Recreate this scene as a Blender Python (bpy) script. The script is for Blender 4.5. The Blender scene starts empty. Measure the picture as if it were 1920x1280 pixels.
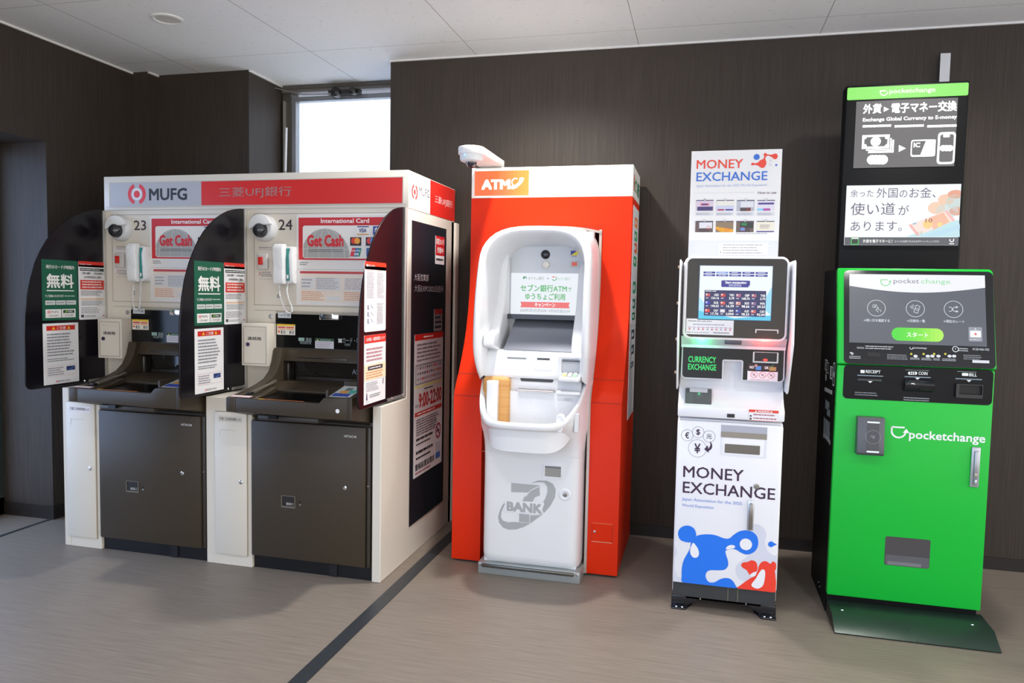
import bpy, bmesh, math, random
from mathutils import Vector as V3, Matrix
random.seed(4)
SC = bpy.context.scene
COL = SC.collection
# ------------------------------------------------------------------ camera
FPX, CAMH = 1402.6, 1.35
YAW, PIT, ROL = [math.radians(a) for a in (14.165, 3.719, -1.088)]
_f = V3((-math.sin(YAW)*math.cos(PIT), math.cos(YAW)*math.cos(PIT), -math.sin(PIT)))
_r0 = V3((math.cos(YAW), math.sin(YAW), 0)); _d0 = _f.cross(_r0)
CR = math.cos(ROL)*_r0 + math.sin(ROL)*_d0
CD = -math.sin(ROL)*_r0 + math.cos(ROL)*_d0
CO = V3((0, 0, CAMH))
cam = bpy.data.cameras.new('camera'); cam.sensor_width = 36; cam.lens = FPX/1920*36
camo = bpy.data.objects.new('camera', cam); COL.objects.link(camo); SC.camera = camo
camo.matrix_world = Matrix(((CR.x, -CD.x, -_f.x, 0), (CR.y, -CD.y, -_f.y, 0), (CR.z, -CD.z, -_f.z, CAMH), (0, 0, 0, 1)))
cam.clip_start = .05; cam.clip_end = 60

# ------------------------------------------------------------------ frames: a plane of the place, and the photo point read on it
class Fr:
    def __init__(s, o, u, v):
        s.o, s.u, s.v = V3(o), V3(u).normalized(), V3(v).normalized(); s.n = s.u.cross(s.v)
    def w(s, u, v, d=0): return s.o + s.u*u + s.v*v + s.n*d
    def px(s, x, y):
        r = CR*((x-960)/FPX) + CD*((y-640)/FPX) + _f
        t = (s.o-CO).dot(s.n)/r.dot(s.n); p = CO + r*t - s.o
        return (p.dot(s.u), p.dot(s.v))
    def off(s, d): return Fr(s.o+s.n*d, s.u, s.v)
def FY(Y): return Fr((0, Y, 0), (1, 0, 0), (0, 0, 1))
def FX(X): return Fr((X, 0, 0), (0, 1, 0), (0, 0, 1))
def FXl(X): return Fr((X, 0, 0), (0, -1, 0), (0, 0, 1))
def FZ(Z): return Fr((0, 0, Z), (1, 0, 0), (0, 1, 0))

# ------------------------------------------------------------------ materials
def lin(h):
    h = h.lstrip('#'); c = [int(h[i:i+2], 16)/255 for i in (0, 2, 4)]
    return [x/12.92 if x <= .04045 else ((x+.055)/1.055)**2.4 for x in c] + [1]
_M = {}
def M(h, rough=.45, metal=0.0, emit=0.0, spec=.5, var=.06, scale=30, bump=0.0, bscale=400):
    key = (h, rough, metal, emit, spec, var, scale, bump)
    if key in _M: return _M[key]
    m = bpy.data.materials.new('paint_'+h.strip('#')); m.use_nodes = True
    nt = m.node_tree; b = nt.nodes['Principled BSDF']; c = lin(h)
    b.inputs['Base Color'].default_value = c; b.inputs['Roughness'].default_value = rough
    b.inputs['Metallic'].default_value = metal; b.inputs['Specular IOR Level'].default_value = spec
    if emit:
        b.inputs['Base Color'].default_value = (.02, .02, .02, 1)
        b.inputs['Emission Color'].default_value = c; b.inputs['Emission Strength'].default_value = emit
    if var:
        tc = nt.nodes.new('ShaderNodeTexCoord'); n = nt.nodes.new('ShaderNodeTexNoise')
        n.inputs['Scale'].default_value = scale; n.inputs['Detail'].default_value = 3
        nt.links.new(tc.outputs['Object'], n.inputs['Vector'])
        mr = nt.nodes.new('ShaderNodeMapRange'); mr.inputs['To Min'].default_value = max(0, rough-var); mr.inputs['To Max'].default_value = min(1, rough+var)
        nt.links.new(n.outputs['Fac'], mr.inputs['Value']); nt.links.new(mr.outputs['Result'], b.inputs['Roughness'])
    if bump:
        n2 = nt.nodes.new('ShaderNodeTexNoise'); n2.inputs['Scale'].default_value = bscale
        nt.links.new(tc.outputs['Object'], n2.inputs['Vector'])
        bp = nt.nodes.new('ShaderNodeBump'); bp.inputs['Strength'].default_value = bump; bp.inputs['Distance'].default_value = .002
        nt.links.new(n2.outputs['Fac'], bp.inputs['Height']); nt.links.new(bp.outputs['Normal'], b.inputs['Normal'])
    _M[key] = m; return m
def I(h, rough=.5): return M(h, rough, var=0)          # printed ink
def E(h, s=1.0): return M(h, .3, emit=s, var=0)        # lit by its own lamp (screens, backlit signs)

def nodes_mat(name):
    m = bpy.data.materials.new(name); m.use_nodes = True
    return m, m.node_tree, m.node_tree.nodes['Principled BSDF']
def grain_mat(name, c1, c2, sc, rough, bump=.15, coord='Object', seams=None, mid=.5):
    m, nt, b = nodes_mat(name); L = nt.links
    tc = nt.nodes.new('ShaderNodeTexCoord'); mp = nt.nodes.new('ShaderNodeMapping'); mp.inputs['Scale'].default_value = sc
    L.new(tc.outputs[coord], mp.inputs['Vector'])
    n = nt.nodes.new('ShaderNodeTexNoise'); n.inputs['Scale'].default_value = 1; n.inputs['Detail'].default_value = 6; n.inputs['Roughness'].default_value = .65
    L.new(mp.outputs[0], n.inputs['Vector'])
    r = nt.nodes.new('ShaderNodeValToRGB'); r.color_ramp.elements[0].position = mid-.18; r.color_ramp.elements[1].position = mid+.18
    r.color_ramp.elements[0].color = lin(c1); r.color_ramp.elements[1].color = lin(c2)
    L.new(n.outputs['Fac'], r.inputs['Fac']); L.new(r.outputs['Color'], b.inputs['Base Color'])
    b.inputs['Roughness'].default_value = rough; b.inputs['Specular IOR Level'].default_value = .35
    bp = nt.nodes.new('ShaderNodeBump'); bp.inputs['Strength'].default_value = bump; bp.inputs['Distance'].default_value = .003
    L.new(n.outputs['Fac'], bp.inputs['Height']); L.new(bp.outputs['Normal'], b.inputs['Normal'])
    return m
M_WALL = grain_mat('dark_woodgrain_wallpaper', '#2d2620', '#40372f', (170, 170, 3.0), .55, .2)
M_FLOOR = grain_mat('streaked_vinyl_floor', '#746a60', '#877d72', (4.5, 110, 1), .5, .05)
def ceil_mat():
    m, nt, b = nodes_mat('ceiling_panels'); L = nt.links
    tc = nt.nodes.new('ShaderNodeTexCoord'); sp = nt.nodes.new('ShaderNodeSeparateXYZ'); L.new(tc.outputs['Object'], sp.inputs[0])
    def ma(op, a, bb, c=None):
        n = nt.nodes.new('ShaderNodeMath'); n.operation = op
        for i, v in enumerate((a, bb, c)):
            if v is None: continue
            if isinstance(v, (int, float)): n.inputs[i].default_value = v
            else: L.new(v, n.inputs[i])
        return n.outputs[0]
    sx = ma('LESS_THAN', ma('ABSOLUTE', ma('PINGPONG', ma('ADD', sp.outputs['X'], .38), .46), 0), .0022)
    sy = ma('LESS_THAN', ma('PINGPONG', ma('ADD', sp.outputs['Y'], -3.95), .445), .0016)
    seam = ma('MAXIMUM', sx, sy)
    n = nt.nodes.new('ShaderNodeTexNoise'); n.inputs['Scale'].default_value = 55; n.inputs['Detail'].default_value = 5
    mp = nt.nodes.new('ShaderNodeMapping'); mp.inputs['Scale'].default_value = (.6, 2, 1); L.new(tc.outputs['Object'], mp.inputs[0]); L.new(mp.outputs[0], n.inputs['Vector'])
    r = nt.nodes.new('ShaderNodeValToRGB'); r.color_ramp.elements[0].position = .27; r.color_ramp.elements[1].position = .36
    r.color_ramp.elements[0].color = lin('#c9c8c7'); r.color_ramp.elements[1].color = lin('#f0f0f0')
    L.new(n.outputs['Fac'], r.inputs['Fac'])
    mx = nt.nodes.new('ShaderNodeMix'); mx.data_type = 'RGBA'; L.new(seam, mx.inputs['Factor']); L.new(r.outputs['Color'], mx.inputs['A']); mx.inputs['B'].default_value = lin('#a5a4a4')
    L.new(mx.outputs['Result'], b.inputs['Base Color']); b.inputs['Roughness'].default_value = .8
    return m
M_CEIL = ceil_mat()
CREAM = M('#d8d2c6', .38, spec=.45); CREAM2 = M('#cdc7bb', .42)
BROWN = M('#3f372c', .38, spec=.3, bump=.12); BROWND = M('#3a352f', .4); BLACK = M('#0b0b0d', .3); GLOSSB = M('#07080a', .12, spec=.3, var=.02)
WHITE = M('#eceef0', .28, var=.04); WHITE2 = M('#e4e6e8', .4); LAV = M('#d9dade', .35)
RED = M('#cf2a22', .4); ORANGE = M('#d62c06', .4, spec=.16, var=.03); STEEL = M('#b9bbbd', .28, metal=.9); CHROME = M('#e8e8ea', .08, metal=1, var=.02)
GREEN = M('#12b838', .36, var=.03, spec=.35); DARK = M('#16171a', .45); ALU = M('#c8c6c2', .35, metal=.6)
FINM = M('#141218', .2, spec=.3, var=.03)
INKK, INKW, INKR, INKG = I('#26262c'), I('#f2f2f0'), I('#d5281f'), I('#0d6a4d')
GREYT = I('#a8a8ab'); PAPER = M('#eeeff2', .42, var=.02)

# ------------------------------------------------------------------ text
_T = {}
def text_geo(s, bold):
    if any(ord(ch) > 0x2fff for ch in s): bold *= .6
    k = (s, bold)
    if k in _T: return _T[k]
    cu = bpy.data.curves.new('t', 'FONT'); cu.body = s; cu.size = 1; cu.resolution_u = 2; cu.fill_mode = 'FRONT'
    ob = bpy.data.objects.new('t', cu); COL.objects.link(ob)
    me = bpy.data.meshes.new_from_object(ob)
    vs = [(v.co.x, v.co.y) for v in me.vertices]; fs = [tuple(p.vertices) for p in me.polygons]
    bpy.data.objects.remove(ob); bpy.data.meshes.remove(me); bpy.data.curves.remove(cu)
    zs = [0]*len(vs)
    if bold >= .008:
        zs = []
        v0, f0 = vs, fs; vs = []; fs = []; h = bold*.8
        for dx, dy in ((-h, -h), (h, -h), (-h, h), (h, h)):
            b0 = len(vs); vs += [(x+dx, y+dy) for x, y in v0]; zs += [.00009*(len(zs)//len(v0))]*len(v0); fs += [tuple(b0+i for i in f) for f in f0]
    x0 = min(v[0] for v in vs); x1 = max(v[0] for v in vs); y0 = min(v[1] for v in vs); y1 = max(v[1] for v in vs)
    vs = [((x-x0)/(x1-x0 or 1), (y-y0)/(y1-y0 or 1), z) for (x, y), z in zip(vs, zs)]
    _T[k] = (vs, fs, (x1-x0)/(y1-y0)); return _T[k]

# ------------------------------------------------------------------ mesh builder
LAY = .0007
def rr(u0, v0, u1, v1, r, n=5):
    pts = []
    for cx, cy, a0 in ((u1-r, v0+r, -90), (u1-r, v1-r, 0), (u0+r, v1-r, 90), (u0+r, v0+r, 180)):
        for i in range(n+1):
            a = math.radians(a0+90*i/n); pts.append((cx+r*math.cos(a), cy+r*math.sin(a)))
    return pts
def circ(cu, cv, r, n=24, ry=None):
    return [(cu+r*math.cos(2*math.pi*i/n), cv+(ry or r)*math.sin(2*math.pi*i/n)) for i in range(n)]
def bez(pts, n=8):
    """closed smooth outline through points (Catmull-Rom)"""
    out = []; N = len(pts)
    for i in range(N):
        p0, p1, p2, p3 = [pts[(i+k) % N] for k in (-1, 0, 1, 2)]
        for j in range(n):
            t = j/n
            out.append(tuple(.5*((2*p1[a])+(-p0[a]+p2[a])*t+(2*p0[a]-5*p1[a]+4*p2[a]-p3[a])*t*t+(-p0[a]+3*p1[a]-3*p2[a]+p3[a])*t**3) for a in (0, 1)))
    return out
def area(p): return sum(p[i][0]*p[(i+1) % len(p)][1]-p[(i+1) % len(p)][0]*p[i][1] for i in range(len(p)))/2
class MB:
    def __init__(s): s.v = []; s.f = []; s.m = []; s.mats = []
    def mi(s, m):
        if m not in s.mats: s.mats.append(m)
        return s.mats.index(m)
    def add(s, vs, fs, m):
        b = len(s.v); s.v += [V3(x) for x in vs]; k = s.mi(m)
        for f in fs: s.f.append([b+i for i in f]); s.m.append(k)
        return s
    def bm(s, bm, m):
        bm.verts.ensure_lookup_table(); bm.verts.index_update()
        s.add([v.co.copy() for v in bm.verts], [[v.index for v in f.verts] for f in bm.faces], m); bm.free(); return s
    # flat print on a frame
    def poly(s, fr, pts, m, l=1):
        if area(pts) < 0: pts = pts[::-1]
        return s.add([fr.w(u, v, l*LAY) for u, v in pts], [list(range(len(pts)))], m)
    def rect(s, fr, u0, v0, u1, v1, m, l=1): return s.poly(fr, [(u0, v0), (u1, v0), (u1, v1), (u0, v1)], m, l)
    def prect(s, fr, x0, y0, x1, y1, m, l=1, r=0):
        a = fr.px(x0, y1); b = fr.px(x1, y0); u0, u1 = sorted((a[0], b[0])); v0, v1 = sorted((a[1], b[1]))
        return s.poly(fr, rr(u0, v0, u1, v1, r), m, l) if r else s.rect(fr, u0, v0, u1, v1, m, l)
    def ppoly(s, fr, pts, m, l=1, smooth=0):
        q = [fr.px(*p) for p in pts]
        if smooth: q = bez(q, smooth)
        return s.poly(fr, q, m, l)
    def text(s, fr, t, u0, v0, u1, v1, m, l=2, bold=0.0, keep=None, align='c'):
        vs, fs, asp = text_geo(t, bold)
        if keep:
            w = (v1-v0)*asp*(1 if keep is True else keep)
            if w < (u1-u0):
                d = (u1-u0)-w; k = {'l': 0, 'c': .5, 'r': 1}[align]; u0, u1 = u0+d*k, u0+d*k+w
        return s.add([fr.w(u0+x*(u1-u0), v0+y*(v1-v0), l*LAY+z) for x, y, z in vs], fs, m)
    def ptext(s, fr, t, x0, y0, x1, y1, m, l=2, bold=0.0):
        a = fr.px(x0, max(y0, y1)); b = fr.px(x1, min(y0, y1)); return s.text(fr, t, a[0], a[1], b[0], b[1], m, l, bold)
    def ring(s, fr, cu, cv, r0, r1, m, l=2, n=28, a0=0, a1=360, ry=1.0):
        vs = []; fs = []; full = (a1-a0) >= 360; k = n if full else n+1
        for i in range(k):
            a = math.radians(a0+(a1-a0)*i/n)
            vs += [fr.w(cu+r0*math.cos(a), cv+ry*r0*math.sin(a), l*LAY), fr.w(cu+r1*math.cos(a), cv+ry*r1*math.sin(a), l*LAY)]
        for i in range(n):
            j = (i+1) % k; fs.append([2*i, 2*i+1, 2*j+1, 2*j])
        return s.add(vs, fs, m)
    def line(s, fr, pts, w, m, l=2):
        for (a, b), (c, d) in zip(pts, pts[1:]):
            L = math.hypot(c-a, d-b) or 1; nx, ny = -(d-b)/L*w/2, (c-a)/L*w/2
            s.poly(fr, [(a+nx, b+ny), (a-nx, b-ny), (c-nx, d-ny), (c+nx, d+ny)], m, l)
        return s
    def words(s, fr, u0, v0, u1, v1, n, m, l=2, fill=.45, rag=.25, wl=.04):
        """rows of tiny unreadable print"""
        h = (v1-v0)/n
        for i in range(n):
            y = v1-(i+.5)*h; x = u0; end = u1-(u1-u0)*rag*random.random()
            while x < end:
                w = min(end-x, (u1-u0)*wl*(1+3*random.random()))
                if w > 0: s.rect(fr, x, y-h*fill/2, x+w, y+h*fill/2, m, l)
                x += w+(u1-u0)*wl*.35
        return s
    # solids
    def prism(s, fr, pts, d0, d1, m, bev=0, seg=2):
        if area(pts) < 0: pts = pts[::-1]
        bm = bmesh.new(); n = len(pts)
        a = [bm.verts.new(fr.w(u, v, d0)) for u, v in pts]; b = [bm.verts.new(fr.w(u, v, d1)) for u, v in pts]
        bm.faces.new(a[::-1]); bm.faces.new(b)
        for i in range(n): bm.faces.new([a[i], a[(i+1) % n], b[(i+1) % n], b[i]])
        if d1 < d0: bmesh.ops.reverse_faces(bm, faces=bm.faces)
        if bev:
            bm.normal_update()
            ed = [e for e in bm.edges if e.calc_face_angle(0) > .5]
            bmesh.ops.bevel(bm, geom=ed, offset=bev, segments=seg, affect='EDGES', profile=.5, clamp_overlap=True)
        return s.bm(bm, m)
    def box(s, x0, x1, y0, y1, z0, z1, m, bev=0, seg=2):
        return s.prism(FY(0), [(x0, z0), (x1, z0), (x1, z1), (x0, z1)], -y1, -y0, m, bev, seg)
    def fbox(s, fr, u0, v0, u1, v1, d0, d1, m, bev=0, seg=2, r=0):
        pts = rr(u0, v0, u1, v1, r) if r else [(u0, v0), (u1, v0), (u1, v1), (u0, v1)]
        return s.prism(fr, pts, d0, d1, m, bev, seg)
    def pbox(s, fr, x0, y0, x1, y1, d0, d1, m, bev=0, seg=2, r=0):
        a = fr.px(x0, y1); b = fr.px(x1, y0)
        return s.fbox(fr, min(a[0], b[0]), min(a[1], b[1]), max(a[0], b[0]), max(a[1], b[1]), d0, d1, m, bev, seg, r)
    def hole(s, fr, outer, inner, d0, d1, m):
        """plate with an opening (same point count)"""
        n = len(outer); vs = []
        for d in (d0, d1):
            vs += [fr.w(u, v, d) for u, v in outer]; vs += [fr.w(u, v, d) for u, v in inner]
        fs = []
        for i in range(n):
            j = (i+1) % n
            fs += [[2*n+i, 2*n+j, 3*n+j, 3*n+i], [j, i, n+i, n+j], [i, j, 2*n+j, 2*n+i], [n+j, n+i, 3*n+i, 3*n+j]]
        return s.add(vs, fs, m)
    def loft(s, rings, m, closed=False, cap=False, flip=False):
        n = len(rings[0]); vs = [p for r in rings for p in r]; fs = []
        for k in range(len(rings)-1):
            for i in range(n if closed else n-1):
                j = (i+1) % n; f = [k*n+i, k*n+j, (k+1)*n+j, (k+1)*n+i]; fs.append(f[::-1] if flip else f)
        if cap: fs.append(list(range(n))[::-1]); fs.append([(len(rings)-1)*n+i for i in range(n)])
        return s.add(vs, fs, m)
    def lathe(s, c, ax, prof, m, n=28):
        ax = V3(ax).normalized(); t = V3((0, 0, 1)) if abs(ax.z) < .9 else V3((1, 0, 0)); u = ax.cross(t).normalized(); w = ax.cross(u)
        c = V3(c); rings = [[c+ax*h+(u*math.cos(2*math.pi*i/n)+w*math.sin(2*math.pi*i/n))*r for i in range(n)] for r, h in prof]
        return s.loft(rings, m, closed=True, cap=True)
    def tube(s, path, r, m, n=8):
        path = [V3(p) for p in path]; rings = []; t0 = None
        for i, p in enumerate(path):
            d = (path[min(i+1, len(path)-1)]-path[max(i-1, 0)]).normalized()
            if t0 is None: t0 = d.orthogonal().normalized()
            t0 = (t0-d*t0.dot(d)).normalized(); w = d.cross(t0)
            rings.append([p+(t0*math.cos(2*math.pi*k/n)+w*math.sin(2*math.pi*k/n))*r for k in range(n)])
        return s.loft(rings, m, closed=True, cap=True)
    def build(s, name, parent=None, label=None, sharp=35):
        base = wpos(parent) if parent else V3((0, 0, 0))
        me = bpy.data.meshes.new(name); me.from_pydata([v-base for v in s.v], [], s.f)
        for m in s.mats: me.materials.append(m)
        me.polygons.foreach_set('material_index', s.m); me.polygons.foreach_set('use_smooth', [True]*len(s.f))
        me.update(); me.set_sharp_from_angle(angle=math.radians(sharp)); me.update()
        o = bpy.data.objects.new(name, me); COL.objects.link(o)
        if parent: o.parent = parent
        if label: o['label'] = label
        return o
_W = {}
def wpos(o):
    p = V3(o.location)
    while o.parent: o = o.parent; p += o.location
    return p
def thing(name, loc, label, cat, group=None):
    o = bpy.data.objects.new(name, None); COL.objects.link(o); o.location = loc; o.empty_display_size = .1
    o['label'] = label; o['category'] = cat
    if group: o['group'] = group
    return o
def struct(mb, name, parent=None):
    o = mb.build(name, parent)
    if not parent: o['kind'] = 'structure'
    return o

# ================================================================== THE ROOM
H = 2.705; YB = 4.2
struct(MB().box(-7, 5.5, -3.2, 4.75, -.1, 0, M_FLOOR), 'floor')
struct(MB().box(-4.3, 5.5, -1.6, 4.75, H, H+.2, M_CEIL), 'ceiling')
struct(MB().box(-1.832, 5.5, YB, 4.72, 0, H, M_WALL), 'wall_back')
HZ = 1.95+.0
_o = Fr((0, 3.46, 0), (1, 0, 0), (0, 0, 1)); HZ = _o.px(82, 266)[1]
w = MB().box(-4.3, -3.575, 3.46, 4.119, 0, H, M_WALL).box(-4.3, -3.453, 4.119, 4.72, 0, H, M_WALL).box(-3.453, -2.787, 4.206, 4.72, 0, H, M_WALL)
w.box(-4.3, -3.575, -1.6, 3.46, HZ, H, M_WALL).box(-4.3, -3.575, -1.6, .9, 0, HZ, M_WALL)
struct(w, 'wall_left')
# door leaf in the left recess
DF = M('#39433f', .35, metal=.3)
d = MB().box(-3.985, -3.925, 3.40, 3.46, 0, HZ, DF).box(-3.985, -3.925, 1.02, 1.08, 0, HZ, DF).box(-3.985, -3.925, 2.22, 2.28, 0, HZ, DF).box(-3.985, -3.925, 1.02, 3.46, HZ-.06, HZ, DF).box(-3.985, -3.925, 1.02, 3.46, 0, .10, DF)
d.box(-4.3, -3.575, .9, 1.02, 0, HZ, M_WALL)
door = struct(d, 'door_1')
BB = M('#231e1c', .4)
struct(MB().box(-1.832, 5.5, YB-.009, YB, 0, .062, BB).box(-1.841, -1.832, YB-.009, 4.6, 0, .062, BB), 'baseboard_back')
b = MB().box(-3.92, -3.566, 3.451, 3.46, 0, .075, BB).box(-3.575, -3.566, 3.46, 4.119, 0, .075, BB)
struct(b, 'baseboard_left')
bead = M('#dedcd8', .5)
t = MB().box(-3.575, -3.563, -1.2, 4.119, H-.011, H, bead).box(-3.453, -3.441, 4.119, 4.206, H-.011, H, bead).box(-2.787, -2.775, 4.206, 4.6, H-.011, H, bead)
struct(t, 'trim_1')
struct(MB().box(-1.832, 5.5, YB-.01, YB, H-.009, H, bead), 'trim_2')
JN = M('#2e3236', .35, bump=.1)
struct(MB().box(-1.332, -1.272, -3.2, YB-.01, 0, .003, JN), 'trim_3')
struct(MB().box(-3.6, -3.582, -3.2, 3.45, 0, .003, JN), 'trim_4')

# window in its niche
def glass_mat():
    m, nt, b = nodes_mat('clear_glass'); L = nt.links
    t = nt.nodes.new('ShaderNodeBsdfTransparent'); g = nt.nodes.new('ShaderNodeBsdfGlossy'); g.inputs['Roughness'].default_value = .02
    mx = nt.nodes.new('ShaderNodeMixShader'); mx.inputs[0].default_value = .06; t.inputs[0].default_value = (.95, .97, .97, 1)
    L.new(t.outputs[0], mx.inputs[1]); L.new(g.outputs[0], mx.inputs[2]); L.new(mx.outputs[0], nt.nodes['Material Output'].inputs[0]); return m
GLS = glass_mat()
for y0, y1 in ((1.08, 2.22), (2.28, 3.40)): MB().box(-3.958, -3.952, y0, y1, .10, HZ-.06, GLS).build('glass', door)
fw = FY(4.6)
FR = M('#5c5650', .4, metal=.3)
gx = fw.px(553, 190); wn = MB()
wn.box(-2.787, -1.832, 4.60, 4.70, gx[1]+.055, H, FR).box(-2.787, -1.832, 4.575, 4.60, gx[1]+.075, gx[1]+.095, FR).box(-2.787, -1.832, 4.585, 4.60, H-.045, H, M('#6a645e', .4))
wn.box(-2.787, gx[0]-.03, 4.60, 4.70, 0.0, gx[1]+.055, FR).box(-2.77, -2.762, 4.57, 4.60, .9, H-.1, M('#a8a49c', .3, metal=.5))
wn.box(-2.787, -1.832, 4.60, 4.72, 0, .95, M_WALL)
win = struct(wn, 'window_1')
wf = MB().box(gx[0]-.03, gx[0], 4.61, 4.66, .95, gx[1]+.03, M('#8f9296', .35, metal=.4)).box(gx[0], -1.832, 4.61, 4.66, gx[1], gx[1]+.03, M('#8f9296', .35, metal=.4)).box(gx[0]-.03, -1.832, 4.60, 4.68, .95, .99, FR)
wf.build('window_frame', win)
MB().box(gx[0], -1.832, 4.630, 4.636, .99, gx[1], GLS).build('glass', win)
r0 = fw.px(541, 322); r1 = fw.px(543, 242)
MB().tube([(r0[0], 4.56, r0[1]), (r1[0], 4.56, r1[1])], .008, M('#f2f4fa', .3)).tube([(r0[0], 4.56, r0[1]), (r0[0]-.004, 4.58, r0[1]-.05), (r0[0]-.004, 4.6, r0[1]-.05)], .006, STEEL).build('opener_rod', win)
g0 = fw.px(636, 176); g1 = fw.px(668, 174)
g = MB().lathe((g0[0], 4.54, g0[1]), (0, -1, 0), [(.03, -.05), (.03, 0), (.012, .01)], M('#3e3c3b', .3, metal=.8)).lathe((g1[0], 4.54, g1[1]), (0, -1, 0), [(.022, -.05), (.022, 0), (.01, .01)], M('#4a4846', .3, metal=.8))
g.box(g0[0]-.06, g1[0]+.04, 4.56, 4.6, g0[1]-.012, g0[1]+.016, M('#3e3c3b', .3, metal=.8)); g.build('opener_gear', win)
c0 = fw.px(520, 173)
MB().tube([(-2.785, 4.5, c0[1]-.0), (-2.6, 4.53, g0[1]-.012), (-2.4, 4.55, g0[1]-.012), (g0[0]-.05, 4.55, g0[1])], .0035, M('#77756f', .4)).build('opener_cable', win)

# white ribbed facade outside the window
fac = MB().box(-7, 2, 6.6, 6.8, -1, 6, M('#e9ebf0', .5))
for i in range(50):
    x = -6.8+i*.175
    fac.box(x, x+.02, 6.588, 6.6, -1, 6, M('#d9dde6', .5))
f = struct(fac, 'wall_outside')

# ceiling downlights
def downlight(x, y, lit, label):
    t = thing('downlight', (x, y, H), label, 'ceiling light', None)
    m = MB()
    fr = Fr((x, y, H-.004), (1, 0, 0), (0, -1, 0))
    for r0_, r1_, z0, z1 in ((.075, .066, 0, -.004), (.066, .062, -.004, .0)):
        pass
    m.lathe((x, y, H), (0, 0, -1), [(.078, 0), (.078, .004), (.066, .007), (.060, .004), (.060, .002)], M('#f0f0ee', .35))
    m.build('trim_ring', t)
    MB().lathe((x, y, H-.002), (0, 0, -1), [(.0595, 0), (.0595, .001)], E('#fff2e2', 14) if lit else M('#d8d6d2', .3)).build('lens', t)
    if lit:
        l = bpy.data.lights.new('downlight_lamp', 'SPOT'); l.energy = lit; l.spot_size = math.radians(150); l.spot_blend = .9; l.shadow_soft_size = .05
        l.color = (1, .97, .93); o = bpy.data.objects.new('downlight_lamp', l); COL.objects.link(o); o.location = (0, 0, -.02); o.parent = t
downlight(-2.68, 3.34, 0, 'small unlit round downlight set in the grey ceiling at the left')
downlight(-.84, 3.36, 160, 'lit round downlight in the ceiling above the orange kiosk')
ORD = {(1.0, 3.36): (75, 'lit ceiling downlight above the tall black display stand'), (1.0, 1.52): (60, 'round ceiling downlight overhead to the right, nearer the viewer'), (-.84, 1.52): (60, 'round ceiling downlight overhead in front of the orange kiosk'), (-2.68, 1.52): (10, 'dim round ceiling downlight in front of the cream booth')}
for (x, y), (e_, lb) in ORD.items(): downlight(x, y, e_, lb)

# ================================================================== THE CREAM BANK BOOTH
PITCH = .872
YU, YL, XR, XL = 3.43, 3.13, -1.397, -3.165
FU, FL, FS = FY(YU), FY(YL), FX(XR)
booth = thing('bank_booth', (-2.28, 3.7, 0), 'long cream booth with a red and grey header sign housing two brown cash machines', 'booth')
def logo_rings(mb, fr, cu, cv, r, m, mbg, l=2):
    for a0 in (105, -75):
        mb.ring(fr, cu, cv, r*.78, r, m, l, 24, a0-75+60, a0+75+60-0) if False else None
    mb.ring(fr, cu, cv, r*.66, r, m, l, 20, 110, 250); mb.ring(fr, cu, cv, r*.66, r, m, l, 20, -70, 70)
    mb.ring(fr, cu, cv, r*.34, r*.58, mbg, l, 20); mb.poly(fr, circ(cu, cv, r*.34), m, l)
# carcass: side panels with the deep lower step, back, uprights between the machines
m = MB()
prof = [(YL, 0), (4.12, 0), (4.12, 1.75), (YU, 1.75), (YU, .822), (YL, .822)]
m.prism(FX(XR), prof, -.043, 0, CREAM, .003, 1)
m.prism(FX(XL), prof, 0, .04, CREAM, .003, 1)
m.box(XL, XR, 4.08, 4.12, 0, 1.75, CREAM2)
m.build('side_panel', booth)
MB().box(XR-.02, XR+.012, 4.121, 4.18, 0, 1.745, CREAM2, .003).build('rear_post', booth)
m = MB()
for k in (0, 1):
    dx = -PITCH*(1-k)
    a, b2 = (XL+.04, -2.065-PITCH) if k == 0 else (-1.447-PITCH+.003, -2.065)
    m.box(a, b2, YL, 3.5, 0, .822, CREAM, .002, 1)
m.box(XL+.04, -2.105-PITCH, YU, 3.47, .822, 1.222, CREAM); m.box(-1.45-PITCH, -2.105, YU, 3.47, .822, 1.222, CREAM)
m.box(XL+.04, XR-.043, YU, 3.47, 1.222, 1.75, CREAM)
m.box(-1.446, XR-.043, 3.2, 3.5, 0, .82, CREAM2).box(-1.446, XR-.043, YU, 3.5, .82, 1.22, CREAM2)
for k in (0, 1):
    dx = -PITCH*(1-k)
    m.box(-2.10+dx, -1.455+dx, YU-.03, YU, 1.222, 1.236, M('#a59f93', .4))
    u0, u1 = -2.245+dx, -1.43+dx
    for z in (1.262, 1.728): m.rect(FU, u0, z, u1, z+.0025, M('#8f897e', .5), 1)
    m.rect(FU, u0, 1.262, u0+.0025, 1.728, M('#8f897e', .5), 1)
    m.rect(FU, u0, 1.235, -2.1+dx, 1.2375, M('#9d978b', .5), 1)
    # mounting strip of the key switch
    c = (-2.150+dx, 1.205)
    m.lathe((c[0]+.0, YU, c[1]), (0, -1, 0), [(.012, 0), (.012, .003), (.007, .004), (.007, .007)], STEEL, 16)
    m.lathe((c[0]-.035+.08, YU, c[1]+.105), (0, -1, 0), [(.009, 0), (.009, .003), (.005, .006)], STEEL, 16)
m.build('front_panel', booth)
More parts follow.
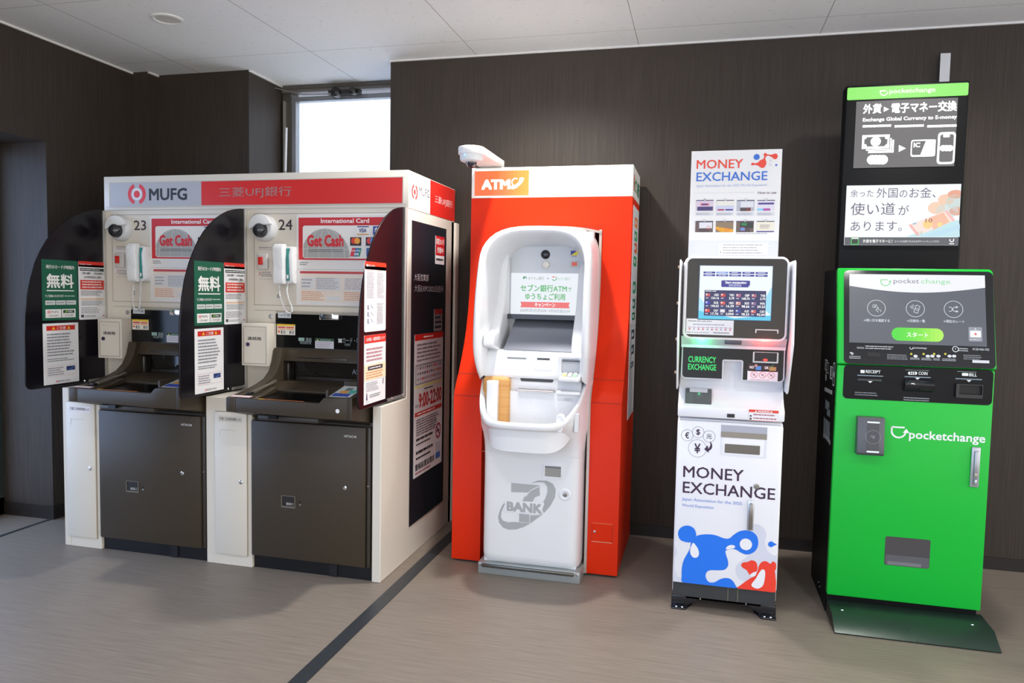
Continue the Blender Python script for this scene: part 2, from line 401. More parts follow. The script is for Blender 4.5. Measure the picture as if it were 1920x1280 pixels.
# narrow doors
for k in (0, 1):
    dx = -PITCH*(1-k)
    m = MB(); x0, x1 = -2.262+dx, -2.088+dx
    fr = FY(YL-.010)
    m.box(x0, x1, YL-.010, YL, .055, .752, CREAM, .003)
    for p in (((x0, .055), (x0, .752)), ((x0, .752), (x1, .752)), ((x1, .752), (x1, .055)), ((x1, .055), (x0, .055))): m.line(FY(YL-.0005), list(p), .005, M('#8a8478', .5), 1)
    m.rect(fr, x0+.022, .705, x1-.022, .735, M('#e2dde0', .4) if k == 0 else CREAM2, 1)
    m.text(fr, '不要ご利用明細票入れ', x0+.028, .712, x1-.028, .727, INKK, 2, keep=True)
    for a, b2, c, d_ in ((x0+.03, .665, x1-.06, .667), (x0+.03, .635, x0+.032, .667)): m.rect(fr, a, b2, c, d_, M('#bdb7ae', .5), 1)
    dr = m.build('narrow_door', booth)
    c = (x1-.028, .418)
    MB().lathe((c[0], YL-.010, c[1]), (0, -1, 0), [(.010, 0), (.010, .004), (.006, .005), (.006, .010)], CHROME, 16).build('lock', dr)
# aluminium posts that carry the partitions
for x in (XL+.004, -2.292): MB().box(x-.008, x+.008, YU-.018, YU, .83, 1.752, ALU, .003).build('post', booth)
MB().box(-1.412, XR-.002, YU-.022, YU, .83, 1.752, ALU, .003).build('post', booth)
# header sign
m = MB(); z0, z1 = 1.75, 1.935
m.box(XL, XR, YU, 4.13, z0, z1, CREAM, .003)
m.rect(FU, XL+.035, 1.772, XR-.028, 1.903, M('#b9b5ad', .5), 1)
m.rect(FU, XL+.045, 1.776, -2.555, 1.899, M('#aeb0b7', .35), 2); m.rect(FU, -2.555, 1.776, XR-.032, 1.899, M('#d0231c', .35), 2)
for z in (1.768, 1.755): m.rect(FU, XL+.01, z, XR-.01, z+.002, M('#9f998e', .5), 1)
m.build('header_sign', booth) if False else None
a = FU.px(257, 364); r = FU.px(257, 344)[1]-a[1]
logo_rings(m, FU, a[0], a[1], r, M('#d9232c', .35), M('#d9dadd', .3), 3)
m.ptext(FU, 'MUFG', 280, 376, 351, 352, INKK, 3, .03)
m.ptext(FU, '三菱UFJ銀行', 411, 372, 547, 349, M('#9b8480', .4), 3, 0)
# header end face
m.rect(FS, YU+.004, z0+.003, 3.725, z1-.004, M('#f4f5f7', .35), 1); m.rect(FS, 3.725, z0+.003, 4.128, z1-.004, M('#d5281f', .35), 1)
a = FS.px(777.2, 360); r = .040
logo_rings(m, FS, a[0], a[1], r, M('#e0453c', .35), M('#f4f5f7', .35), 2)
p0 = FS.px(785, 372); p1 = FS.px(805, 361); m.text(FS, 'MUFG', p0[0], 1.833, p1[0], 1.875, M('#55565e', .4), 2, .0)
p0 = FS.px(815, 380); p1 = FS.px(848, 378); m.text(FS, '三菱UFJ銀行', p0[0], 1.817, p1[0], 1.862, M('#f5d9d5', .4), 2, .01)
m.build('header_sign', booth)
# dark notice panel on the right-hand side
m = MB(); m.fbox(FS, 3.475, .160, 3.982, 1.697, 0, .003, M('#1d2229', .22))
fr = FS.off(.003)
def q(x, y): return fr.px(x, y)
def ftext(mb, fr, s, xa, ya, xb, yb, h, m_, l=2, b=0.0):
    """text along a side wall: starts at the first photo point, ends at the second, h metres tall"""
    a = fr.px(xa, ya); b_ = fr.px(xb, yb); mb.text(fr, s, a[0], a[1], b_[0], a[1]+h, m_, l, b)
ftext(m, fr, '大阪営業部', 776.5, 526, 803, 527, .036, M('#c9ccd0', .5)); ftext(m, fr, '大阪EXPO2025出張所', 776.5, 547, 831, 547, .036, M('#a9adb2', .5))
m.build('notice_panel', booth)
def sheet(fr, u0, v0, u1, v1, mat, r=.004, d=.0015):
    mb = MB(); mb.fbox(fr, u0, v0, u1, v1, 0, d, mat, r=r); return mb, fr.off(d)
a, b = q(816, 487), q(833, 440)
mb, f2 = sheet(fr, a[0], 1.497, b[0], 1.648, PAPER)
mb.rect(f2, a[0], 1.545, b[0], 1.648, M('#c41f25', .4)); W_ = INKW
mb.text(f2, '防犯カメラ', a[0]+.008, 1.603, b[0]-.008, 1.636, W_, 2, .02); mb.text(f2, '作動中', a[0]+.02, 1.556, b[0]-.02, 1.590, W_, 2, .02)
mb.words(f2, a[0]+.01, 1.512, b[0]-.01, 1.535, 1, INKK, wl=.12)
mb.build('sticker', booth, 'small red and white camera warning sticker')
a, b = q(813.5, 620), q(829, 574)
mb, f2 = sheet(fr, a[0], 1.135, b[0], 1.255, M('#8b8688', .4)); mb.rect(f2, a[0], 1.226, b[0], 1.255, M('#9c2c2c', .4))
mb.words(f2, a[0]+.01, 1.145, b[0]-.01, 1.222, 3, INKK, wl=.12)
mb.build('sticker', booth, 'small grey sticker with a dark red band')
u0, u1 = 3.520, 3.945
mb, f2 = sheet(fr, u0, .394, u1, 1.130, M('#d6d2d3', .45))
mb.rect(f2, u0, 1.098, u1, 1.13, M('#c9261f', .4)); mb.words(f2, u0+.12, 1.105, u1-.12, 1.122, 1, INKW, wl=.1)
mb.words(f2, u0+.03, .985, u1-.03, 1.085, 5, I('#77707c'), wl=.05)
mb.rect(f2, u0+.012, .870, u1-.012, .975, M('#8f8d92', .5)); mb.rect(f2, u0+.02, .877, u1-.02, .966, M('#cdc9cb', .5), 2)
for i in range(3):
    for j in range(11):
        uu = u0+.035+j*.033; vv = .949-i*.028
        mb.rect(f2, uu, vv, uu+.02, vv+.012, I(random.choice(('#c0392b', '#39527b', '#8a8590', '#d2804a', '#5d5a66', '#b08ca0'))), 3)
mb.rect(f2, u0, .853, u1, .866, I('#d9d58f'), 1)
mb.words(f2, u0+.14, .834, u1-.12, .848, 1, INKK, wl=.06)
mb.text(f2, '毎日', u0+.012, .755, u0+.055, .772, INKK, 2, .01); mb.text(f2, '9:00-22:00', u0+.062, .747, u1-.02, .825, I('#b5291f'), 2, .03)
mb.rect(f2, u0+.01, .708, u1-.01, .730, I('#bd3a2f')); mb.words(f2, u0+.04, .713, u1-.06, .725, 1, INKW, wl=.1)
mb.words(f2, u0+.03, .605, u1-.05, .695, 7, I('#55525c'), wl=.05)
mb.words(f2, u0+.03, .575, u1-.15, .600, 1, INKK, wl=.07, rag=0); mb.words(f2, u0+.03, .555, u1-.15, .570, 1, INKK, wl=.03)
mb.words(f2, u0+.03, .505, u1-.15, .535, 1, INKK, wl=.07, rag=0); mb.words(f2, u0+.03, .480, u1-.15, .500, 1, INKK, wl=.03)
c = (u1-.065, .585); mb.ring(f2, c[0], c[1], .032, .043, I('#a8344a'), 2, ry=1.0); mb.line(f2, [(c[0]-.026, c[1]+.026), (c[0]+.026, c[1]-.026)], .009, I('#a8344a'), 2)
mb.rect(f2, c[0]-.022, c[1]-.005, c[0]+.016, c[1]+.005, INKK, 3)
mb.text(f2, '警報装置設置店', u0+.02, .428, u1-.12, .462, INKK, 2, .02); mb.words(f2, u0+.02, .408, u1-.12, .420, 1, I('#9a3350'), wl=.05)
mb.rect(f2, u1-.10, .430, u1-.03, .462, I('#3d67b0')); mb.rect(f2, u1-.10, .465, u1-.03, .52, I('#bcbcc2'))
mb.build('notice', booth, 'long paper notice with red opening hours on the dark panel')

# advertising boards above each machine
for k in (0, 1):
    dx = -PITCH*(1-k)
    x0, x1 = -2.000+dx, -1.425+dx
    mb, f2 = sheet(FU, x0, 1.270, x1, 1.722, M('#e4e2e0', .4), .002, .004)
    mb.rect(f2, x0+.012, 1.497, x1-.015, 1.708, I('#c9262c'))
    mb.rect(f2, x0+.013, 1.675, x1-.015, 1.708, I('#c9262c'), 2)
    a = x0+.137; mb.text(f2, 'International Card', a, 1.680, a+.262, 1.702, INKW, 3, .02)
    mb.poly(f2, rr(x0+.036, 1.505, x1-.03, 1.668, .012), I('#e9e6e2'), 2)
    cx, cy, R_ = x0+.16, 1.508, .135
    dome = [(cx+R_*math.cos(math.radians(t)), cy+R_*1.08*math.sin(math.radians(t))) for t in range(0, 181, 9)]
    dome = [(max(u, x0+.04), v) for u, v in dome]
    mb.poly(f2, dome, I('#a9a9a7'), 3)
    for s_ in (-.75, -.25, .3, .8):
        pts = [(cx+R_*s_*math.sin(math.radians(t)), cy+R_*1.08*math.cos(math.radians(t))) for t in range(0, 91, 10)]
        mb.line(f2, [(max(u, x0+.04), v) for u, v in pts], .0018, I('#dcdad6'), 4)
    for h_ in (.3, .65): mb.line(f2, [(cx-R_*math.sqrt(1-h_*h_)*.98, cy+R_*h_*1.04), (cx, cy+R_*h_*1.12), (cx+R_*math.sqrt(1-h_*h_)*.98, cy+R_*h_*1.04)], .0018, I('#dcdad6'), 4)
    mb.text(f2, 'Get Cash', x0+.062, 1.563, x0+.262, 1.622, I('#d22a33'), 5, .045)
    mb.words(f2, x0+.07, 1.535, x0+.262, 1.553, 2, I('#77787a'), 5, wl=.03, rag=0)
    # card emblems
    def card(c0, c1, z, kind):
        if kind == 'visa':
            mb.rect(f2, c0, z, c1, z+.042, I('#ecebea'), 4); mb.rect(f2, c0, z+.037, c1, z+.042, I('#2c3180'), 5); mb.rect(f2, c0, z, c1, z+.005, I('#e0a030'), 5)
            mb.text(f2, 'VISA', c0+.01, z+.011, c1-.012, z+.031, I('#2c3180'), 6, .03)
        elif kind == 'mc':
            mb.rect(f2, c0, z, c1, z+.042, I('#2a2329'), 4); r_ = .0155; cc = (c0+c1)/2
            mb.poly(f2, circ(cc-.009, z+.024, r_), I('#d93a26'), 5); mb.poly(f2, circ(cc+.009, z+.024, r_), I('#e9a13b'), 6)
        elif kind == 'ma':
            mb.rect(f2, c0, z, c1, z+.042, I('#2a2339'), 4); r_ = .0155; cc = (c0+c1)/2
            mb.poly(f2, circ(cc-.009, z+.024, r_), I('#d9433a'), 5); mb.poly(f2, circ(cc+.009, z+.024, r_), I('#4a86d2'), 6)
        elif kind == 'up':
            mb.poly(f2, [(c0, z), (c0+.010, z+.042), (c1, z+.042), (c1-.010, z)], I('#2b6aa8'), 4); mb.poly(f2, [(c0, z), (c0+.010, z+.042), (c0+.03, z+.042), (c0+.02, z)], I('#cf3843'), 5)
            mb.poly(f2, [(c0+.04, z), (c0+.05, z+.042), (c1, z+.042), (c1-.01, z)], I('#1f8c7d'), 5); mb.text(f2, 'UnionPay', c0+.008, z+.022, c1-.006, z+.034, INKW, 6, .02); mb.text(f2, '銀聯', c0+.022, z+.005, c1-.014, z+.018, INKW, 6, .02)
        elif kind == 'plus':
            mb.rect(f2, c0, z, c1, z+.042, I('#3a4f98'), 4); mb.poly(f2, circ(c0+.024, z+.021, .015), INKW, 5); mb.rect(f2, c0+.022, z+.004, c0+.026, z+.038, I('#3a4f98'), 6); mb.rect(f2, c0+.008, z+.019, c0+.040, z+.023, I('#3a4f98'), 6)
        else:
            mb.rect(f2, c0, z, c1, z+.042, I('#33509a'), 4); mb.text(f2, 'JCB', c0+.008, z+.01, c1-.008, z+.033, INKW, 5, .02)
    b0 = x0+.298
    card(b0+.038, b0+.10, 1.622, 'visa'); card(b0+.122, b0+.185, 1.622, 'plus')
    card(b0, b0+.060, 1.568, 'mc'); card(b0+.084, b0+.144, 1.568, 'ma'); card(b0, b0+.062, 1.515, 'up'); card(b0+.088, b0+.148, 1.515, 'jcb')
    mb.rect(f2, x0+.004, 1.448, x1-.004, 1.450, I('#b9b6b0'))
    mb.words(f2, x0+.018, 1.468, x0+.07, 1.488, 2, I('#8a8a8a'), wl=.1)
    # lower table of fees
    mb.rect(f2, x0+.02, 1.428, x1-.02, 1.440, I('#c2484a')); mb.rect(f2, x0+.02, 1.288, x1-.02, 1.426, I('#e8dcd0'))
    mb.rect(f2, x0+.026, 1.350, x0+.105, 1.41, I('#dcdcde'), 2); mb.rect(f2, x0+.11, 1.345, x0+.245, 1.41, I('#d8d9dc'), 2); mb.rect(f2, x0+.265, 1.345, x0+.36, 1.41, I('#dcdcde'), 2); mb.rect(f2, x0+.17, 1.295, x0+.245, 1.315, I('#d8d9dc'), 2)
    mb.words(f2, x0+.112, 1.35, x0+.24, 1.408, 7, I('#a9a6a8'), 3, wl=.06); mb.words(f2, x0+.03, 1.355, x0+.09, 1.405, 3, I('#a9a6a8'), 3, wl=.06)
    mb.words(f2, x0+.03, 1.292, x0+.16, 1.34, 5, I('#dba586'), 3, wl=.06); mb.words(f2, x0+.265, 1.295, x1-.04, 1.34, 5, I('#dba586'), 3, wl=.04); mb.words(f2, x0+.27, 1.35, x1-.04, 1.408, 6, I('#b9a6a0'), 3, wl=.04)
    mb.build('poster', booth, 'white poster board with red card advertisement')
    # machine number and small notices on the cream panel
    a = -2.103+dx
    MB().text(FU, '23' if k == 0 else '24', a, 1.647, a+.078, 1.700, I('#3b3238'), 1, .012).build('printed_number', booth)
    mb = MB()
    mb.text(FU, '緊急時非常ベル', -2.216+dx, 1.553, -2.14+dx, 1.562, I('#6a6468'), 1)
    mb.rect(FU, -2.218+dx, 1.546, -2.14+dx, 1.5475, I('#8a8488'), 1)
    if k == 0: mb.rect(FU, -2.235+dx, 1.415, -2.15+dx, 1.556, M('#dedad8', .4), 1)
    mb.build('printed_notice', booth); mb = MB()
    mb.words(FU, -2.205+dx, 1.408, -2.14+dx, 1.436, 3, I('#8d8789'), 2, wl=.08); mb.ring(FU, -2.218+dx, 1.424, .006, .009, I('#b02a3a'), 2, 10, -90, 90)
    mb.rect(FU, -2.216+dx, 1.396, -2.14+dx, 1.3975, I('#9a9498'), 1)
    mb.build('printed_notice', booth)

# partitions with their posters
FOUT = [(3.432, 1.755), (3.38, 1.751), (3.327, 1.741), (3.28, 1.728), (3.236, 1.710), (3.185, 1.683), (3.137, 1.650), (3.095, 1.613), (3.055, 1.568), (3.018, 1.515), (2.985, 1.455), (2.955, 1.38), (2.935, 1.30), (2.92, 1.2), (2.915, 1.1), (2.915, .875), (2.918, .853), (2.930, .838), (2.95, .832), (3.432, .832)]
def warn_head(mb, f2, u0, v0, u1, v1):
    mb.rect(f2, u0, v0, u1, v1, I('#d2281f')); h = v1-v0; c = (u0+u1)/2
    mb.text(f2, 'ご注意', c-.028, v0+h*.2, c+.028, v1-h*.2, INKW, 3, .02)
    for s_ in (-1, 1):
        x = c+s_*.047; mb.poly(f2, [(x-.010, v0+h*.2), (x+.010, v0+h*.2), (x, v1-h*.15)], I('#f3c62e'), 3)
def posters_left(fin, fr):
    mb, f2 = sheet(fr, 3.018, 1.168, 3.236, 1.472, I('#0b5d46'), .002); u0, u1 = 3.018, 3.236
    mb.text(f2, '両行のカードが時間内', u0+.025, 1.427, u1-.022, 1.446, INKW, 2, .03)
    mb.text(f2, '無料', u0+.026, 1.330, u1-.026, 1.402, INKW, 2, .05); mb.rect(f2, u0+.026, 1.315, u1-.026, 1.320, INKW, 2)
    mb.text(f2, 'でご利用いただけます', u0+.016, 1.284, u1-.09, 1.297, INKW, 2, .03); mb.words(f2, u1-.085, 1.284, u1-.015, 1.297, 1, I('#9fc0b0'), 2, wl=.12)
    for i in range(3):
        mb.rect(f2, u0+.016+i*.064, 1.246, u0+.076+i*.064, 1.268, I('#cfd4d4'), 2); mb.words(f2, u0+.022+i*.064, 1.252, u0+.07+i*.064, 1.262, 1, I('#7d8a8a'), 3, wl=.15)
    mb.rect(f2, u0+.016, 1.181, u0+.11, 1.224, INKW, 2); mb.rect(f2, u0+.114, 1.181, u1-.018, 1.224, INKW, 2)
    logo_rings(mb, f2, u0+.036, 1.2105, .009, I('#d9232c'), INKW, 3); mb.text(f2, 'MUFG', u0+.05, 1.205, u0+.094, 1.216, INKK, 3); mb.text(f2, '三菱UFJ銀行', u0+.03, 1.185, u0+.098, 1.197, I('#66666c'), 3)
    mb.rect(f2, u0+.122, 1.203, u1-.026, 1.219, I('#0d3b33'), 3); mb.line(f2, [(u0+.134, 1.206), (u0+.146, 1.216)], .006, I('#8fd13c'), 4); mb.text(f2, 'SMBC', u0+.150, 1.206, u1-.036, 1.216, INKW, 4); mb.text(f2, '三井住友銀行', u0+.122, 1.185, u1-.026, 1.198, I('#66666c'), 3)
    mb.build('poster', fin, 'dark green poster with large white characters')
    u0, u1 = 3.243, 3.424
    mb, f2 = sheet(fr, u0, 1.166, u1, 1.473, PAPER, .008); mb.poly(f2, rr(u0, 1.444, u1, 1.473, .006), I('#dc2f24')); mb.rect(f2, u0, 1.444, u1, 1.455, I('#dc2f24'))
    mb.text(f2, 'MUFG', u0+.008, 1.453, u0+.042, 1.461, INKW, 3); mb.text(f2, '三菱UFJ銀行', u0+.048, 1.453, u0+.085, 1.460, INKW, 3)
    mb.rect(f2, u0+.010, 1.423, u1-.010, 1.437, I('#2b3a3c')); mb.words(f2, u0+.014, 1.426, u1-.014, 1.434, 1, INKW, 3, wl=.06)
    mb.text(f2, '三菱UFJ銀行・三井住友銀行', u0+.018, 1.403, u1-.016, 1.417, INKK, 2, .015); mb.text(f2, 'ATM共同利用のご案内', u0+.034, 1.384, u1-.03, 1.397, INKK, 2, .015)
    mb.rect(f2, u0+.010, 1.325, u1-.010, 1.375, I('#d93a33')); mb.words(f2, u0+.02, 1.330, u1-.02, 1.372, 3, I('#f4d9d4'), 3, wl=.06)
    mb.words(f2, u0+.012, 1.292, u1-.02, 1.320, 4, I('#8b8486'), 2, wl=.05); mb.rect(f2, u0+.012, 1.270, u1-.012, 1.279, I('#e8c6a8'))
    mb.rect(f2, u0+.012, 1.238, u1-.012, 1.268, I('#dcdfe4')); mb.words(f2, u0+.016, 1.24, u1-.016, 1.266, 3, I('#a9abb2'), 3, wl=.05); mb.words(f2, u0+.012, 1.198, u1-.03, 1.232, 5, I('#9a9aa0'), 2, wl=.05)
    mb.rect(f2, u0+.012, 1.178, u0+.03, 1.192, I('#3a3d3f')); mb.words(f2, u0+.036, 1.178, u1-.05, 1.19, 2, I('#9a9aa0'), 2, wl=.06); mb.rect(f2, u1-.022, 1.182, u1-.012, 1.188, I('#c94040'))
    mb.build('poster', fin, 'white notice with a red header band')
    u0, u1 = 3.018, 3.235
    mb, f2 = sheet(fr, u0, .845, u1, 1.153, PAPER, .002)
    warn_head(mb, f2, u0+.02, 1.117, u1-.022, 1.141)
    mb.words(f2, u0+.022, .985, u1-.026, 1.105, 8, I('#8e8f98'), 2, wl=.035); mb.words(f2, u0+.022, .958, u1-.03, .978, 2, I('#8e8f98'), 2, wl=.035)
    mb.line(f2, [(u0+.018, .885), (u1-.02, .885), (u1-.02, .938), (u0+.018, .938), (u0+.018, .885)], .0012, I('#e0b9b9')); mb.words(f2, u0+.024, .888, u0+.125, .932, 4, I('#a09aa4'), 2, wl=.06)
    mb.rect(f2, u0+.137, .908, u1-.026, .930, I('#2b3d70')); mb.poly(f2, [(u0+.137, .908), (u1-.05, .908), (u1-.026, .93)], I('#4c68a8'), 2)
    logo_rings(mb, f2, u0+.077, .8575, .006, I('#d9232c'), INKW, 2); mb.text(f2, 'MUFG', u0+.086, .853, u0+.118, .862, INKK); mb.text(f2, '三菱UFJ銀行', u0+.122, .853, u0+.16, .861, INKK)
    mb.build('poster', fin, 'white caution notice with a red band and yellow triangles')
def posters_right(fin, fr):
    u0, u1 = 2.968, 3.192
    mb, f2 = sheet(fr, u0, 1.168, u1, 1.474, M('#f4f5f8', .4), .010)
    mb.poly(f2, rr(u0, 1.440, u1, 1.474, .008), I('#ef3a1f')); mb.rect(f2, u0, 1.440, u1, 1.455, I('#ef3a1f'))
    mb.poly(f2, circ(u0+.02, 1.457, .006), INKW, 2); mb.text(f2, 'MUFG', u0+.03, 1.452, u0+.058, 1.461, INKW, 2); mb.text(f2, '三菱UFJ', u0+.062, 1.452, u0+.1, 1.461, INKW, 2)
    for a, b_ in ((u0+.02, u0+.1), (u0+.125, u0+.205)):
        mb.words(f2, a, 1.315, b_, 1.43, 16, I('#b9bac0'), 2, wl=.07); mb.rect(f2, a, 1.434, b_-.02, 1.436, I('#d79a90'))
    mb.rect(f2, u0+.02, 1.305, u1-.02, 1.3065, I('#d0d0d4'))
    mb.words(f2, u0+.125, 1.20, u0+.205, 1.295, 14, I('#b9bac0'), 2, wl=.07)
    for i in range(3):
        mb.rect(f2, u0+.03, 1.265-i*.030, u0+.04, 1.285-i*.03, I('#6f7496')); mb.line(f2, [(u0+.06, 1.285-i*.03), (u0+.085, 1.27-i*.03)], .003, I('#8b8fa6')); mb.line(f2, [(u0+.04, 1.265-i*.03), (u0+.055, 1.27-i*.03)], .002, I('#8b8fa6'))
    mb.build('poster', fin, 'white two column notice with a bright red band')
    u1 = 3.194
    mb, f2 = sheet(fr, u0, .850, u1, 1.153, M('#f2f2f4', .4), .002)
    mb.rect(f2, u0, 1.118, u1, 1.153, I('#e23328')); mb.text(f2, 'ATM振込・振替時間帯について', u0+.016, 1.126, u1-.012, 1.143, INKW, 2, .02)
    mb.words(f2, u0+.018, 1.035, u1-.03, 1.10, 4, I('#c08a92'), 2, wl=.06); mb.rect(f2, u0, .955, u1, 1.024, I('#f3e3c2'))
    mb.poly(f2, rr(u0+.035, .998, u1-.035, 1.016, .006), I('#4c4148'), 2); mb.words(f2, u0+.05, 1.002, u1-.05, 1.012, 1, INKW, 3, wl=.08)
    mb.words(f2, u0+.016, .960, u1-.016, .994, 3, I('#e0a070'), 2, wl=.05)
    mb.words(f2, u0+.018, .905, u1-.07, .948, 5, I('#b5b6be'), 2, wl=.05); mb.line(f2, [(u1-.03, .925), (u1-.026, .95)], .008, I('#8d7f98'))
    mb.poly(f2, [(u0+.02, .868), (u0+.034, .868), (u0+.030, .900), (u0+.024, .900)], I('#4b3b5c')); mb.words(f2, u0+.055, .875, u1-.04, .892, 2, I('#8e8f98'), 2, wl=.06); mb.words(f2, u0+.016, .857, u0+.05, .863, 1, I('#b5b6be'), 2, wl=.1)
    mb.build('poster', fin, 'white transfer notice with a red heading')
for i, x in enumerate((XL+.004, -2.292, -1.408)):
    fr = FX(x)
    fin = MB().prism(fr, FOUT, -.008, 0, FINM, .002, 1).build('partition', booth)
    clip = MB()
    clip.fbox(fr, 3.30 if i < 2 else 3.22, .832, 3.43, .846, 0, .004, M('#8e8c8a', .2, metal=.3), r=.003)
    for u in (3.27, 3.40): clip.lathe(fr.w(u, .842, .0), (1, 0, 0), [(.006, 0), (.006, .003), (.003, .006)], CHROME, 12)
    clip.build('bracket', fin)
    (posters_right if i == 2 else posters_left)(fin, fr)

# ---------------- small devices mounted on the booth
def phone(dx, cord_in, label):
    t = thing('wall_phone', (-2.05+dx, YU-.001, 1.47), label, 'phone', 'wall phones beside the machine numbers')
    m = MB(); yb = YU-.0015
    m.prism(FX(-1.998+dx), [(yb, 1.374), (3.405, 1.374), (3.388, 1.384), (3.380, 1.52), (3.392, 1.556), (yb, 1.562)], -.020, 0, WHITE, .005, 2)
    m.box(-2.098+dx, -2.012+dx, 3.398, yb, 1.374, 1.562, M('#dfe0e0', .35), .005)
    m.box(-2.034+dx, -2.020+dx, 3.388, 3.399, 1.39, 1.552, M('#2c8b86', .35), .001)
    m.box(-2.031+dx, -2.022+dx, 3.384, 3.389, 1.40, 1.418, M('#e6e6e6', .35), .001)
    m.build('cradle', t)
    hp = [(3.398, 1.370), (3.372, 1.370), (3.362, 1.378), (3.357, 1.42), (3.361, 1.47), (3.352, 1.53), (3.355, 1.558), (3.368, 1.573), (3.398, 1.573)]
    MB().prism(FX(-2.036+dx), hp, -.058, 0, WHITE, .011, 3).build('handset', t)
    x = -2.078+dx; pts = []
    if cord_in: k_ = [(0, 1.37), (.002, 1.31), (.003, 1.25), (.010, 1.228), (.028, 1.222), (.042, 1.232), (.046, 1.27), (.044, 1.372)]
    else: k_ = [(0, 1.37), (.008, 1.32), (.026, 1.27), (.042, 1.238), (.058, 1.228), (.078, 1.234), (.074, 1.262), (.056, 1.30), (.048, 1.34), (.048, 1.372)]
    key = [V3((x+a_, 3.385 if i not in (0, len(k_)-1) else 3.395, z_)) for i, (a_, z_) in enumerate(k_)]
    N = 170
    for i in range(N+1):
        s_ = i/N*(len(key)-1); k = min(int(s_), len(key)-2)
        a_ = i*1.7; pts.append(key[k].lerp(key[k+1], s_-k)+V3((math.cos(a_)*.0022, math.sin(a_)*.0022, math.sin(a_+.8)*.001)))
    MB().tube(pts, .0026, WHITE, 6).build('cord', t)
phone(0, False, 'white wall phone with a teal strip, under the number 24')
phone(-PITCH, True, 'white wall phone with a teal strip, under the number 23')
def domecam(dx, label):
    x, z = -2.178+dx, 1.655
    t = thing('security_camera', (x, YU, z), label, 'camera', 'round cameras on the booth front')
    MB().lathe((x, YU, z), (0, -1, 0), [(.068, 0), (.066, .018), (.060, .030), (.052, .036)], M('#d4d6d8', .35), 32).build('base', t)
    m = MB(); prof = [(.048, 0), (.047, .018), (.040, .034), (.028, .046), (.012, .052), (.001, .053)]
    m.lathe((x-.004, YU-.034, z-.012), (0, -1, 0), [(r_*.8, h_*.8) for r_, h_ in prof], M('#2b2e33', .08, spec=.8), 28)
    m.build('lens', t)
    m = MB(); m.prism(FY(YU-.03), [(x+.064*math.cos(math.radians(a)), z+.004+.064*math.sin(math.radians(a))) for a in range(12, 200, 10)] + [(x-.045, z+.0), (x-.01, z+.018), (x+.03, z+.012)], 0, .028, M('#e6e8ea', .3), .006, 2)
    m.build('cover', t)
domecam(0, 'white domed camera on the cream panel left of the number 24')
domecam(-PITCH, 'white domed camera on the cream panel left of the number 23')
for dx, n in ((0, '24'), (-PITCH, '23')):
    x, z = -2.190+dx, 1.487
    t = thing('alarm_button', (x, YU, z), 'small grey alarm switch with a red square button beside the phone under number '+n, 'switch', 'alarm switches on the booth front')
    MB().box(x-.031, x+.031, YU-.016, YU, z-.043, z+.040, M('#c9c8c4', .35), .007, 3).build('plate', t)
    MB().box(x-.019, x+.006, YU-.023, YU-.016, z-.018, z+.022, RED, .002).build('button', t)
# contact boxes
for dx, n in ((0, '24'), (-PITCH, '23')):
    x0, x1, z0, z1, yf = -2.250+dx, -2.098+dx, .958, 1.172, 3.325
    if n == '23': z0, z1 = .962, 1.172
    t = thing('contact_box', ((x0+x1)/2, YU, z0), 'cream metal contact box hanging beside the machine numbered '+n, 'box', 'contact boxes')
    MB().box(x0, x1, yf, YU-.0005, z0, z1, CREAM, .003).build('body', t)
    fr = FY(yf); m = MB(); a, b, c, d_ = x0+.014, x1-.012, z0+.012, z1-.016
    m.fbox(fr, a, c, b, d_, -.004, .0015, CREAM, .001, 1)
    f2 = fr.off(.0015)
    for p in (((a, c), (b, c)), ((b, c), (b, d_)), ((b, d_), (a, d_)), ((a, d_), (a, c))): m.line(f2, list(p), .0018, I('#6f6a64'), 1)
    m.text(f2, '連絡箱', a+.022, z1-.084, b-.026, z1-.067, INKK, 1, .02)
    m.rect(f2, a+.01, z1-.036, b-.012, z1-.035, I('#b9b3aa'), 1)
    dr = m.build('door', t)
    MB().lathe((a+.024, yf-.0015, z1-.106), (0, -1, 0), [(.010, 0), (.010, .004), (.006, .005), (.006, .009)], M('#4a4060', .25, metal=.6), 16).build('lock', dr)

